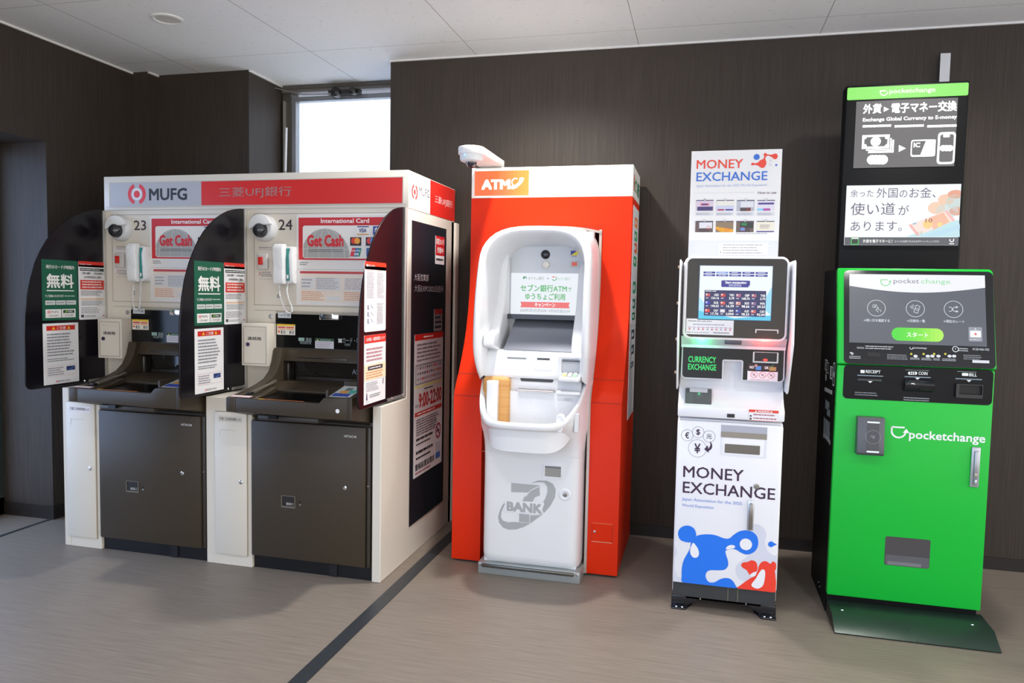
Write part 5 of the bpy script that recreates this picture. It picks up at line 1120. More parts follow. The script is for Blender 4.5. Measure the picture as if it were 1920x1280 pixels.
for i in range(8):
    r_, c_ = divmod(i, 4); x = 184+c_*204-r_*6; y = 612+r_*210
    a = sp(x, y+112); b = sp(x+180, y); W2, H2 = b[0]-a[0], b[1]-a[1]; base = ['#d9cbd8', '#cfd2e4', '#b7bac2', '#e0dce6', '#6b5a58', '#8d7a62', '#6f5f55', '#e9e4cf'][i]
    m.rect(fs, a[0], a[1], b[0], b[1], I(base), 2); m.rect(fs, a[0], b[1]-H2*.07, b[0], b[1], I('#4a4060'), 3)
    if i == 0: m.rect(fs, a[0]+W2*.25, a[1]+H2*.48, b[0]-W2*.25, a[1]+H2*.72, I('#e58e98'), 3); m.rect(fs, a[0]+W2*.32, a[1]+H2*.54, b[0]-W2*.32, a[1]+H2*.66, I('#4a3f8a'), 4); m.rect(fs, a[0]+W2*.08, a[1]+H2*.04, b[0]-W2*.03, a[1]+H2*.4, I('#4a4272'), 3)
    if i == 1: m.rect(fs, a[0]+W2*.08, a[1]+H2*.05, a[0]+W2*.45, a[1]+H2*.18, I('#a83a5a'), 3); m.rect(fs, a[0]+W2*.52, a[1]+H2*.05, b[0]-W2*.05, a[1]+H2*.18, I('#4a3f8a'), 3); m.rect(fs, a[0], a[1]+H2*.5, b[0], b[1]-H2*.07, I('#e6e3d8'), 3)
    if i in (2, 4, 6): m.rect(fs, a[0]+W2*.22, a[1]+H2*.35, b[0]-W2*.05, b[1]-H2*.12, I('#dcdee2' if i != 6 else '#3a3c38'), 3); m.rect(fs, a[0]+W2*.2, a[1], b[0]-W2*.2, a[1]+H2*.3, I('#56484a'), 3)
    if i == 3: m.rect(fs, a[0]+W2*.05, a[1]+H2*.6, b[0]-W2*.05, a[1]+H2*.76, I('#4a3f8a'), 3); m.rect(fs, a[0], a[1]+H2*.04, a[0]+W2*.35, a[1]+H2*.24, I('#8ad0ee'), 3); m.rect(fs, a[0]+W2*.35, a[1]+H2*.04, a[0]+W2*.75, a[1]+H2*.24, I('#b050a0'), 3)
    if i == 5: m.poly(fs, [(a[0], a[1]+H2*.3), (a[0], a[1]+H2*.5), (b[0], a[1]+H2*.25), (b[0], a[1]), (a[0]+W2*.3, a[1])], I('#e0a030'), 3)
    if i == 6: m.rect(fs, a[0]+W2*.3, a[1]+H2*.6, b[0]-W2*.4, a[1]+H2*.82, I('#3a8a52'), 4); m.rect(fs, a[0]+W2*.24, a[1]+H2*.12, a[0]+W2*.5, a[1]+H2*.4, I('#4a9ad8'), 4)
    if i == 7: m.rect(fs, a[0], a[1], b[0], a[1]+H2*.1, I('#4a3f8a'), 3); m.words(fs, a[0]+W2*.2, a[1]+H2*.3, b[0]-W2*.2, a[1]+H2*.7, 3, I('#a89a9a'), 3, wl=.08)
    if i in (2, 4, 5, 6): k = {2: (.7, .15), 4: (.75, .4), 5: (.65, .25), 6: (.38, .28)}[i]; m.ring(fs, a[0]+W2*k[0], a[1]+H2*k[1], .0065, .0078, I('#e8483c'), 5, 18)
    c = ((a[0]+b[0])/2, b[1]+.0015); m.ring(fs, c[0], c[1], .0042, .0052, I('#77747a'), 6, 14); m.poly(fs, circ(c[0], c[1], .0042), I('#f2f2f0'), 6); m.text(fs, str(i+1), c[0]-.0016, c[1]-.0025, c[0]+.0016, c[1]+.0025, I('#77747a'), 7)
    if r_ == 0: m.rect(fs, a[0], a[1]-.019, b[0], a[1]-.006, I('#dcdde2'), 2); m.words(fs, a[0]+.003, a[1]-.018, b[0]-.004, a[1]-.007, 3, I('#a8a6b0'), 3, wl=.07)
a = sp(585, 955); b = sp(968, 940); m.words(fs, a[0], a[1], b[0], b[1], 1, I('#b4b2b4'), 2, wl=.04)
a = sp(410, 1160); b = sp(908, 1042); m.poly(fs, rr(a[0], a[1], b[0], b[1], .004), I('#f1f0ee'), 2); m.words(fs, a[0]+.018, a[1]+.003, b[0]-.004, b[1]-.003, 4, I('#bdb9bb'), 3, wl=.04); m.text(fs, '!', a[0]+.0075, a[1]+.007, a[0]+.0105, a[1]+.015, I('#7a3038'), 3, .04)
for p in ((222, 1072), (915, 1072)): c = sp(*p); m.poly(fs, circ(c[0], c[1], .004), M('#e8e8ea', .1, metal=.5), 3)
m.build('panel', sg)
m = MB()
for u in (u0+.05, u1-.05): m.box(u, u+.02, YS+.004, YS+.012, 1.502, 1.75, STEEL)
m.build('support_strip', sg)

# ================================================================== GREEN COIN KIOSK
GX0, GX1, GY = .562, 1.148, 3.368
gk = thing('currency_kiosk', (.86, 3.6, 0), 'bright green kiosk with a tilted touch screen and a white logo on its front', 'kiosk')
GB = M('#07080a', .5, spec=.18, var=.04); GP = M('#0e0f12', .35, spec=.2)
m = MB(); m.prism(FX(GX0), [(3.40, .0), (3.39, 1.06), (3.40, 1.14), (3.49, 1.470), (3.49, 1.482), (3.83, 1.482), (3.83, 0)], 0, GX1-GX0-.004, GB, .003, 1); m.build('body', gk)
# foot plate, bent down to the floor in front
FG = M('#25382f', .3, metal=.2)
m = MB(); m.prism(FX(GX0+.004), [(3.41, .052), (3.262, .047), (3.180, .002), (3.178, .006), (3.258, .053), (3.41, .058)], 0, GX1+.012-GX0, FG)
m.prism(FX(GX0+.004), [(3.41, .0), (3.41, .055), (3.262, .050), (3.182, .0)], 0, .004, M('#121512', .35))
ft_ = m.build('foot_plate', gk)
for x in (GX0+.05, GX1-.05): MB().lathe((x, 3.30, .054), (0, 0, 1), [(.006, 0), (.005, .003)], CHROME, 12).build('bolt', ft_)
for y, z in ((3.60, .035), (3.56, .028)): MB().lathe((GX0, y, z+.02), (-1, 0, 0), [(.004, 0), (.004, .002)], CHROME, 8).build('side_screw', gk)
# tilted head
HB, HT_ = V3((0, 3.362, 1.085)), V3((0, 3.462, 1.484))
ht = Fr(HB, (1, 0, 0), HT_-HB); HL = (HT_-HB).length
sb = ht.px(1583, 682)
m = MB(); m.prism(ht, [(GX0-.002, -.004), (GX1+.004, -.004), (GX1+.002, HL-.012), (GX1-.008, HL), (GX0-.002, HL)], -.035, 0, GREEN, .006, 3); head = m.build('head', gk)
a = ht.px(1583, 676); b = ht.px(1858, 509.5); u0, v0, u1, v1 = a[0]-.002, a[1]-.012, b[0]+.006, b[1]
m = MB(); m.prism(ht, rr(u0, v0, u1, v1, .02, 6), 0, .0015, M('#15161a', .1, spec=.6, var=.02)); f2 = ht.off(.0015)
def hp(zx, zy): return f2.px(1560+zx/5.647, 490+zy/5.647)
def htx(s, x0, x1, y, cap, mt, bo=0.0, l=3): a = hp(x0, y); b = hp(x1, y); m.text(f2, s, a[0], a[1], b[0], a[1]+cap, mt, l, bo)
tw = I('#c9ccd0')
htx('pocketchange', 864, 1000, 928, .009, tw, .02); m.ring(f2, *hp(840, 915), .0045, .007, tw, 3, 14, 150, 390)
htx('?', 1300, 1312, 940, .009, tw, .02); m.ring(f2, *hp(1306, 929), .0095, .0125, tw, 3, 18)
htx('0120-966-762', 1487, 1662, 940, .009, tw, .01)
for a_, b_, n_ in (((262, 905), (342, 925), 2), ((352, 895), (650, 930), 2), ((1338, 915), (1445, 955), 2), ((182, 1000), (312, 1030), 2), ((582, 985), (800, 1038), 4), ((826, 1018), (928, 1040), 2), ((945, 1020), (1055, 1048), 2), ((1070, 1025), (1145, 1050), 2), ((1165, 1030), (1320, 1055), 2), ((1390, 990), (1580, 1040), 3)):
    p, q_ = hp(a_[0], b_[1]), hp(b_[0], a_[1]); m.words(f2, p[0], p[1], q_[0], q_[1], n_, I('#7c8084') if n_ > 2 else I('#a9acb0'), 3, wl=.05, rag=.1)
m.line(f2, [hp(190, 965), hp(225, 975), hp(205, 985)], .006, tw, 3)
c = hp(385, 985); m.poly(f2, rr(c[0]-.006, c[1]-.009, c[0]+.045, c[1]+.009, .008), I('#0a0a0c'), 3)
for x, n_ in ((838, 1), (968, 2), (1080, 1), (1198, 2)):
    c = hp(x, 985); m.poly(f2, circ(c[0], c[1]+.002, .0045), I('#c0b43c'), 3)
    for k in range(n_): cc = hp(x+45+k*48, 1003); m.poly(f2, circ(cc[0], cc[1], .008, 14, .006), tw, 3)
p, q_ = hp(1485, 1073), hp(1663, 1050); m.rect(f2, p[0], p[1], q_[0], q_[1], tw, 3)
for x0, y0, x1, y1 in ((183, 878, 240, 925), (1600, 990, 1662, 1040)):
    pass
bez_ = m.build('bezel', head)
# touch screen picture
c_ = [hp(178, 138), hp(1612, 145), hp(1643, 893), hp(187, 868)]
sx0 = (c_[0][0]+c_[3][0])/2; sx1 = (c_[1][0]+c_[2][0])/2; sy1 = (c_[0][1]+c_[1][1])/2; sy0 = (c_[2][1]+c_[3][1])/2
m = MB(); m.rect(f2, sx0, sy0, sx1, sy1, E('#666b78', .75), 2); SW, SH = sx1-sx0, sy1-sy0
top = [(sx0, sy1), (sx0, sy1-SH*.175)]+[(sx0+SW*i/16, sy1-SH*(.175+.085*math.sin(math.pi*i/16))) for i in range(1, 16)]+[(sx1, sy1-SH*.175), (sx1, sy1)]
m.poly(f2, top, E('#f3f5fb', .97), 3)
LGc, LPc = E('#74dc86', .95), E('#8c8098', .85)
htx('pocket', 650, 920, 246, .026, LPc, .0, 4); htx('change', 942, 1250, 250, .026, E('#8fe09c', .95), .0, 4)
c = hp(565, 225); m.ring(f2, c[0], c[1]+.004, .016, .0195, LGc, 4, 20, 175, 365); m.line(f2, [(c[0]-.018, c[1]+.004), (c[0]-.018, c[1]+.012), (c[0]+.008, c[1]+.012)], .0035, LGc, 4); m.poly(f2, [(c[0]+.011, c[1]+.003), (c[0]+.024, c[1]+.003), (c[0]+.018, c[1]+.011)], LGc, 5)
WL = E('#e6ebf4', .9)
for i, (cx, cy) in enumerate(((468, 495), (880, 502), (1284, 508))):
    c = hp(cx, cy); m.ring(f2, c[0], c[1], .0335, .0355, WL, 4, 36)
    if i == 0: m.ring(f2, c[0]-.008, c[1]+.008, .006, .0075, WL, 4, 16); m.line(f2, [(c[0]-.010, c[1]+.008), (c[0]-.007, c[1]+.005), (c[0]+.002, c[1]+.015)], .0018, WL, 5); m.line(f2, [(c[0]+.002, c[1]-.006), (c[0]+.005, c[1]+.007), (c[0]+.008, c[1]-.006), (c[0]+.016, c[1]-.008), (c[0]+.018, c[1]-.016)], .0018, WL, 4); m.line(f2, [(c[0]+.002, c[1]-.006), (c[0]-.002, c[1]-.008), (c[0]+.008, c[1]-.017)], .0018, WL, 4)
    if i == 1:
        m.line(f2, [(c[0]-.006, c[1]-.014), (c[0]+.004, c[1]+.016), (c[0]+.018, c[1]+.010), (c[0]+.008, c[1]-.019), (c[0]-.006, c[1]-.014)], .002, WL, 4); m.ring(f2, c[0]+.006, c[1]-.002, .004, .0055, WL, 4, 14)
        for dx_, dy_ in ((-.016, .008), (-.008, .013), (-.010, .002)): m.ring(f2, c[0]+dx_, c[1]+dy_, .003, .0042, WL, 4, 12)
    if i == 2:
        m.line(f2, [(c[0]-.017, c[1]+.009), (c[0]-.008, c[1]+.008), (c[0]+.001, c[1]-.008), (c[0]+.012, c[1]-.009)], .0022, WL, 4); m.line(f2, [(c[0]-.017, c[1]-.009), (c[0]-.008, c[1]-.008), (c[0]+.001, c[1]+.008), (c[0]+.012, c[1]+.009)], .0022, WL, 5)
        for s_ in (-1, 1): m.poly(f2, [(c[0]+.009, c[1]+s_*.009-.005), (c[0]+.018, c[1]+s_*.009), (c[0]+.009, c[1]+s_*.009+.005)], WL, 6)
htx('→使い方を確認する', 332, 610, 638, .013, WL, .02, 4); htx('→交換先一覧', 790, 984, 644, .013, WL, .02, 4); htx('→現在のレート', 1176, 1400, 650, .013, WL, .02, 4)
a = hp(628, 838); b = hp(1180, 712); r_ = (b[1]-a[1])/2*.98; N = 12
gc = ['#4ee23a', '#52e23a', '#5ae33a', '#62e43a', '#6ce63c', '#76e83e', '#80ea42', '#8cee48', '#98f04e', '#a4f454', '#aef658', '#b6f85c']
pill = rr(a[0], a[1], b[0], b[1], r_, 7)
for i in range(N):
    x0_, x1_ = a[0]+(b[0]-a[0])*i/N, a[0]+(b[0]-a[0])*(i+1)/N
    def hgt(x):
        d = max(0, (a[0]+r_)-x, x-(b[0]-r_)); return math.sqrt(max(0, r_*r_-d*d))
    K = 5; xs = [x0_+(x1_-x0_)*k/K for k in range(K+1)]; cy = (a[1]+b[1])/2
    m.poly(f2, [(x, cy-hgt(x)-1e-5) for x in xs]+[(x, cy+hgt(x)+1e-5) for x in xs[::-1]], E(gc[i], .95), 4)
htx('スタート', 788, 1016, 800, .020, E('#ffffff', 1), .03, 5)
a = hp(1446, 846); b = hp(1586, 698); m.poly(f2, rr(a[0], a[1], b[0], b[1], .004), E('#a2a6b2', .85), 4); h_ = b[1]-a[1]; w_ = b[0]-a[0]; m.poly(f2, rr(a[0]+w_*.1, a[1]+h_*.28, b[0]-w_*.1, b[1]-h_*.25, .003), E('#f4f4f6', 1), 5); m.poly(f2, circ((a[0]+b[0])/2, a[1]+h_*.51, .0045), E('#e8645c', 1), 6); m.words(f2, a[0]+w_*.1, a[1]+h_*.06, b[0]-w_*.1, a[1]+h_*.2, 1, E('#d8dae0', .9), 5, wl=.15); m.poly(f2, [((a[0]+b[0])/2-.004, b[1]-h_*.18), ((a[0]+b[0])/2+.004, b[1]-h_*.18), ((a[0]+b[0])/2, b[1]-h_*.08)], E('#f4f4f6', 1), 5)
m.build('touch_screen', head)
# lower green door
fg = FY(GY); m = MB()
m.box(GX0, GX1, GY, 3.405, .088, 1.074, GREEN, .004, 2)
CW = I('#eef4f0', .4)
a = fg.px(1704, 822); b = fg.px(1848, 822)
def gp(zx, zy): return fg.px(1530+zx/5.333, 640+zy/5.333)
a = gp(930, 942); b = gp(1695, 942); m.text(fg, 'pocketchange', a[0], a[1]-.022, b[0], a[1]+.024, CW, 1, .022)
c = gp(826, 905); m.ring(fg, c[0], c[1]+.004, .023, .030, CW, 1, 24, 178, 350); m.line(fg, [(c[0]-.0265, c[1]+.004), (c[0]-.0265, c[1]+.020), (c[0]+.022, c[1]+.020)], .0065, CW, 1); m.poly(fg, [(c[0]+.015, c[1]-.002), (c[0]+.041, c[1]-.002), (c[0]+.028, c[1]+.016)], CW, 2)
gd = m.build('door', gk)
# black coin and note panel
tl, br = gp(277, 235), gp(1764, 632); tr_, bl_ = gp(1770, 285), gp(268, 575)
u0, u1, v0, v1 = (tl[0]+bl_[0])/2, (tr_[0]+br[0])/2, (bl_[1]+br[1])/2, (tl[1]+tr_[1])/2
m = MB(); m.prism(fg, rr(u0, v0, u1, v1, .018, 6), 0, .0015, GP); f2 = fg.off(.0015)
def lt(s, x0, x1, y, cap, mt=CW, bo=.02): a = gp(x0, y); b = gp(x1, y); m.text(f2, s, a[0], a[1], b[0], a[1]+cap, mt, 2, bo)
lt('RECEIPT', 496, 643, 314, .013); lt('COIN', 1022, 1112, 332, .013); lt('BILL', 1528, 1606, 347, .013)
a = gp(443, 314); m.rect(f2, a[0], a[1], a[0]+.016, a[1]+.013, CW, 2)
for k in range(4): c = gp(934+k*20, 316); m.poly(f2, circ(c[0], c[1], .006, 14, .0065), CW, 2)
a = gp(1455, 342); m.poly(f2, rr(a[0], a[1], a[0]+.024, a[1]+.012, .004), CW, 2)
LB_ = I('#8fa4ae')
for x0, x1, y in ((412, 670, 340), (883, 1143, 354), (1393, 1658, 374)): a = gp(x0, y); b = gp(x1, y); m.rect(f2, a[0], a[1], b[0], a[1]+.0035, LB_, 2)
for x, y in ((540, 405), (1013, 371), (1527, 395)): c = gp(x, y); m.poly(f2, [(c[0]-.009, c[1]+.004), (c[0]+.009, c[1]+.004), (c[0], c[1]-.004)], CW, 2)
a = gp(890, 288); b = gp(1143, 272); m.words(f2, a[0], a[1], b[0], a[1]+.005, 1, I('#7a8a7e'), 2, wl=.04); a = gp(1410, 305); b = gp(1655, 290); m.words(f2, a[0], a[1], b[0], a[1]+.005, 1, I('#8a9a8e'), 2, wl=.04)
a = gp(385, 540); b = gp(645, 508); m.words(f2, a[0], a[1], b[0], b[1], 2, I('#7c8084'), 2, wl=.04); a = gp(872, 592); b = gp(1130, 560); m.words(f2, a[0], a[1], b[0], b[1], 2, I('#8c9094'), 2, wl=.03, rag=0)
pn = m.build('slot_panel', gd)
m = MB(); a = gp(415, 388); b = gp(655, 375); m.box(a[0], b[0], GY-.004, GY-.0015, a[1], a[1]+.009, M('#1e2024', .2), .001); m.rect(FY(GY-.004), a[0], a[1]+.001, b[0], a[1]+.003, M('#4e5a58', .3), 1); m.build('receipt_slot', pn)
m = MB(); a = gp(870, 500); b = gp(1170, 380); m.prism(FX(a[0]), [(GY-.001, a[1]+.002), (GY-.012, a[1]+.006), (GY-.030, a[1]+.030), (GY-.030, a[1]+.036), (GY-.001, b[1]+.0)], 0, b[0]-a[0], M('#1d1f24', .1, spec=.8), .005, 2); m.build('coin_slot', pn)
m = MB(); a = gp(1385, 555); b = gp(1660, 430); m.hole(FY(GY-.0015), rr(a[0], a[1], b[0], b[1], .003, 2), rr(a[0]+.012, a[1]+.014, b[0]-.003, b[1]-.004, .002, 2), 0, .014, M('#17181c', .2)); m.rect(FY(GY-.002), a[0]+.01, a[1]+.012, b[0]-.002, b[1]-.003, M('#030304', .5), 1); m.box(a[0], b[0], GY-.012, GY-.0015, a[1], a[1]+.016, M('#1c1e22', .2), .003); m.build('bill_slot', pn)
# card reader, handle, window
m = MB(); a = gp(378, 1117); b = gp(672, 752); rd = thing if False else None
R0 = (a[0]+.002, a[1]+.001, b[0], b[1]); m.prism(FX(R0[0]), [(GY-.001, R0[1]), (GY-.044, R0[1]+.003), (GY-.050, R0[1]+.012), (GY-.036, R0[3]-.002), (GY-.001, R0[3])], 0, R0[2]-R0[0], M('#56585d', .35, metal=.2), .003, 2)
rf = Fr((0, GY-.0505, R0[1]+.012), (1, 0, 0), (0, .014, R0[3]-R0[1]-.014)); hh_ = R0[3]-R0[1]
m.poly(rf, rr(R0[0]+.038, .002, R0[2]-.022, hh_-.024, .004), M('#424449', .3), 2)
for v in (.004, hh_-.035): m.poly(rf, rr(R0[0]+.036, v, R0[2]-.020, v+.007, .003), I('#e9edef', .3), 3)
c = ((R0[0]+R0[2])/2+.008, hh_/2-.012); m.ring(rf, c[0], c[1], .0275, .0285, I('#9ea2a6'), 3, 30); m.ring(rf, c[0]-.004, c[1], .004, .006, I('#9ea2a6'), 3, 10, -90, 180); m.rect(rf, c[0]+.003, c[1]-.006, c[0]+.005, c[1]+.006, I('#9ea2a6'), 3)
m.build('card_reader', gd)
a = fg.px(1817, 912); b = fg.px(1838.5, 838); m = MB(); m.box(a[0], b[0], GY-.008, GY, a[1], b[1], M('#b4b7bd', .3, metal=.5), .004, 3); m.box(a[0]+.009, b[0]-.009, GY-.018, GY-.008, a[1]+.010, b[1]-.015, M('#a2a4aa', .25, metal=.6), .004, 2); m.box(a[0]+.012, b[0]-.012, GY-.022, GY-.016, a[1]+.014, a[1]+.034, M('#c4c6ca', .2, metal=.6), .003, 2); hd_ = m.build('handle', gd)
MB().lathe(((a[0]+b[0])/2, GY-.018, a[1]+.055), (0, -1, 0), [(.005, 0), (.005, .002)], M('#d8c9a8', .3, metal=.6), 12).build('lock', hd_)
a = fg.px(1657.5, 1058); b = fg.px(1745, 1013); m = MB(); wq = rr(a[0], a[1], b[0], b[1]+.002, .008, 4)
m.poly(fg, wq, M('#4c4a4b', .18), 1); m.poly(fg, rr(a[0]+.004, a[1]+.003, b[0]-.002, a[1]+.045, .006), M('#6a6a70', .15, metal=.3), 2); m.poly(fg, rr(a[0]+.012, a[1]+.003, b[0]-.03, a[1]+.018, .004), M('#85868c', .15, metal=.3), 3); m.build('window', gd)
# printing on the dark left side
fl = FXl(GX0-.0006); m = MB(); sw_ = I('#b9bec0', .5)
def lp(zx, zy): return fl.px(1500+zx/4.267, 600+zy/4.267)
def lq(pts, mt=sw_, l=1): m.poly(fl, [lp(*p) for p in pts], mt, l)
def frame_(x0, y0, x1, y1, w_): a = lp(x0, y1); b = lp(x1, y0); m.line(fl, [(a[0], a[1]), (b[0], a[1]), (b[0], b[1]), (a[0], b[1]), (a[0], a[1])], w_, sw_, 1)
frame_(200, 325, 222, 390, .006); c = lp(210, 358); m.poly(fl, circ(c[0], c[1], .012), sw_, 1); frame_(207, 345, 232, 412, .004)
c = lp(209, 455); m.poly(fl, circ(c[0], c[1], .017), sw_, 1); frame_(240, 380, 262, 460, .006); a = lp(245, 450); b = lp(262, 390); m.rect(fl, a[0], a[1], (a[0]+b[0])/2, b[1], sw_, 2); frame_(262, 348, 283, 515, .006); c = lp(272, 435); m.poly(fl, circ(c[0], c[1], .012), sw_, 1)
m.build('printed_icons', gk); m = MB()
a = lp(200, 545); b = lp(262, 600); m.text(fl, '外貨▶電子', b[0] if b[0] < a[0] else a[0], 1.165-.0, max(a[0], b[0]), 1.195, sw_, 1, .03) if False else None
for j, (x0, y0, x1, y1, h_) in enumerate(((200, 545, 262, 575, .024), (205, 660, 240, 640, .05), (218, 722, 245, 690, .04), (192, 800, 245, 780, .05), (190, 870, 245, 850, .05))):
    a = lp(x0, y0); b = lp(x1, y1)
    n_ = 7 if j == 0 else 5
    for k in range(n_):
        u = a[0]+(b[0]-a[0])*k/n_; v = a[1]+(b[1]-a[1])*k/n_ if j == 0 else a[1]; m.rect(fl, u, v-h_/2, u+abs(b[0]-a[0])/n_*.6, v+h_/2*(.6 if j else .5), M('#8f979a' if j else '#c9cccd', .5, var=0), 1)
a = lp(185, 905); b = lp(245, 985); m.text(fl, 'pocketchange', a[0], .62, a[0]+.24, .66, sw_, 1, .01) if False else None
m.build('side_lettering', gk); m = MB()
u_a, u_b = sorted((lp(185, 930)[0], lp(245, 960)[0])); vv = lp(215, 945)[1]; m.text(fl, 'pocketchange', u_a+.03, vv-.016, u_b, vv+.016, sw_, 1, .02); m.build('side_lettering', gk); MB().ring(fl, u_a+.012, vv, .008, .013, sw_, 1, 14, 170, 380).build('side_emblem', gk)

# ---------------- tall black display stand behind the green kiosk
YT = 3.845; ftw = FY(YT); a = ftw.px(1588, 160); b = ftw.px(1816.5, 157)
TX0, TX1, TZ = a[0]-.003, b[0]+.004, (a[1]+b[1])/2+.008
tw_ = thing('display_stand', ((TX0+TX1)/2, 3.9, 0), 'tall black stand with two lit screens and a green top sign behind the kiosk', 'display')
m = MB(); m.box(TX0, TX1, YT, YT+.09, 0, TZ, GB, .008, 3); m.build('body', tw_)
def tpt(s, mb, f, x0, y0, x1, y1, mt, bo=0.0, l=2): a = f.px(x0, y1); b = f.px(x1, y0); mb.text(f, s, a[0], a[1], b[0], b[1], mt, l, bo)
a = ftw.px(1588, 187); b = ftw.px(1816, 158.5); z0 = (ftw.px(1588, 186.5)[1]+ftw.px(1815, 180.5)[1])/2; z1 = (ftw.px(1588, 163)[1]+ftw.px(1815, 157)[1])/2
m = MB(); m.prism(ftw, rr(a[0], z0, b[0], z1, .006, 3), 0, .004, E('#8fee6a', 1.0), .001, 1); f2 = ftw.off(.004); WW = E('#ffffff', 1.4)
um = ftw.px(1667, 172)[0]; un = ftw.px(1753, 172)[0]; zc = (z0+z1)/2; m.text(f2, 'pocketchange', um, zc-.013, un, zc+.014, E('#eaffdf', 1.25), 2, .02); u = ftw.px(1657, 172)[0]; m.ring(f2, u, zc+.002, .013, .018, E('#eaffdf', 1.25), 2, 18, 175, 360); m.rect(f2, u-.018, zc+.004, u+.010, zc+.010, E('#eaffdf', 1.25), 2)
m.build('top_sign', tw_)
# upper backlit panel
def up(zx, zy): return f3.px(1560+zx/4.739, 80+zy/4.739)
f3 = ftw.off(.003); cs = [up(212, 520), up(1113, 492), up(1093, 1100), up(195, 1110)]; U0, U1 = (cs[0][0]+cs[3][0])/2, (cs[1][0]+cs[2][0])/2; V1, V0 = (cs[0][1]+cs[1][1])/2, (cs[2][1]+cs[3][1])/2
m = MB(); m.fbox(ftw, U0, V0, U1, V1, 0, .003, E('#6a6869', .9)); WP = E('#ffffff', 1.7)
def ut(s, x0, x1, y, cap, bo=0.0): a = up(x0, y); b = up(x1, y); m.text(f3, s, a[0], a[1], b[0], a[1]+cap, WP, 2, bo)
ut('外貨', 275, 438, 634, .045, .06); ut('電子マネー交換', 525, 1106, 628, .047, .06); c = up(480, 592); m.poly(f3, [(c[0]-.010, c[1]-.012), (c[0]-.010, c[1]+.012), (c[0]+.013, c[1])], WP, 2)
ut('Exchange Global Currency to E-money', 272, 1106, 712, .022, .025)
for x0, x1 in ((272, 525), (555, 815), (845, 1106)): a = up(x0, 752); b = up(x1, 735); m.words(f3, a[0], a[1]-.002, b[0], a[1]+.010, 1, WP, 2, wl=.035, rag=0, fill=.9)
def ur(x0, y0, x1, y1, r=0, l=2, mt=WP):
    a = up(x0, y1); b = up(x1, y0); m.poly(f3, rr(a[0], a[1], b[0], b[1], r) if r else [(a[0], a[1]), (b[0], a[1]), (b[0], b[1]), (a[0], b[1])], mt, l)
BGp = E('#6a6869', .9)
ur(320, 862, 552, 982, 0, 2); ur(335, 870, 546, 972, 0, 3, BGp) if False else None
ur(300, 848, 535, 966, 0, 3, BGp); ur(300, 848, 530, 962, 0, 4); ur(285, 836, 518, 950, 0, 5, BGp); ur(262, 816, 512, 946, 0, 6); ur(282, 836, 492, 926, 0, 7, BGp); c = up(386, 880); m.poly(f3, circ(c[0], c[1], .022, 24), WP, 8)
for x, y in ((288, 842), (486, 842), (288, 920), (486, 920)): c = up(x, y); m.poly(f3, circ(c[0], c[1], .009, 14), WP, 8)
for i in range(4): c = up(355+i*32, 1040); m.poly(f3, circ(c[0], c[1], .022, 20), WP, 2)
c = up(618, 940); m.poly(f3, [(c[0]-.012, c[1]-.016), (c[0]-.012, c[1]+.016), (c[0]+.018, c[1])], WP, 2)
ur(695, 858, 922, 1015, .010, 2); ur(706, 872, 850, 1000, .008, 3, BGp); a = up(830, 872); m.poly(f3, [up(835, 868), up(920, 862), up(912, 1005), up(780, 1005)], WP, 4); a = up(722, 932); b = up(780, 932); m.text(f3, 'IC', a[0], a[1], b[0], a[1]+.022, WP, 5, .04)
ur(928, 792, 1102, 1080, .014, 2); ur(948, 812, 1084, 1062, .010, 3, BGp); ur(986, 812, 1046, 842, .004, 4)
for i in range(3): c = up(985+i*30, 938); m.poly(f3, circ(c[0], c[1], .014, 18), WP, 5)
m.build('backlit_panel', tw_)
# lower screen
def sq(zx, zy): return f3.px(1560+zx/6.857, 330+zy/6.857)
cs = [sq(183, 120), sq(1655, 104), sq(1625, 888), sq(162, 888)]; U0, U1 = (cs[0][0]+cs[3][0])/2, (cs[1][0]+cs[2][0])/2; V1, V0 = (cs[0][1]+cs[1][1])/2, (cs[2][1]+cs[3][1])/2
m = MB(); m.fbox(ftw, U0, V0, U1, V1, 0, .003, E('#f4fbff', 1.0)); TK = E('#6a5a76', .8)
Vb = V0+(V1-V0)*.13
def qt(s, x0, x1, y, cap, mt=TK, bo=0.0, l=3): a = sq(x0, y); b = sq(x1, y); m.text(f3, s, a[0], a[1], b[0], a[1]+cap, mt, l, bo)
qt('余った', 235, 530, 272, .034); qt('外国', 570, 840, 282, .046, bo=.012); qt('の', 865, 965, 278, .034); qt('お金、', 990, 1330, 280, .046, bo=.01)
qt('使い道', 235, 805, 505, .058, bo=.012); qt('が', 850, 985, 502, .046)
qt('あります。', 235, 895, 708, .045)
def coin(x, y, r, ry, col): c = sq(x, y); m.poly(f3, [(min(u, U1-.001), v) for u, v in circ(c[0], c[1], r, 24, ry)], E(col, .95), 3)
coin(1590, 235, .034, .020, '#e9a58a'); coin(1465, 300, .034, .024, '#f7ceb2'); coin(1575, 330, .036, .032, '#cfdedb'); coin(1600, 450, .03, .02, '#e8a78c'); coin(1340, 410, .036, .028, '#f8d2b8'); coin(1475, 450, .046, .034, '#d6e4e2')
m.poly(f3, [sq(950, 780), sq(1180, 700), sq(1620, 560), sq(1635, 600), sq(1640, 782)], E('#bfe2ea', 1), 4); m.poly(f3, [sq(1130, 782), sq(1640, 620), sq(1640, 680), sq(1330, 782)], E('#b8dcec', 1), 5)
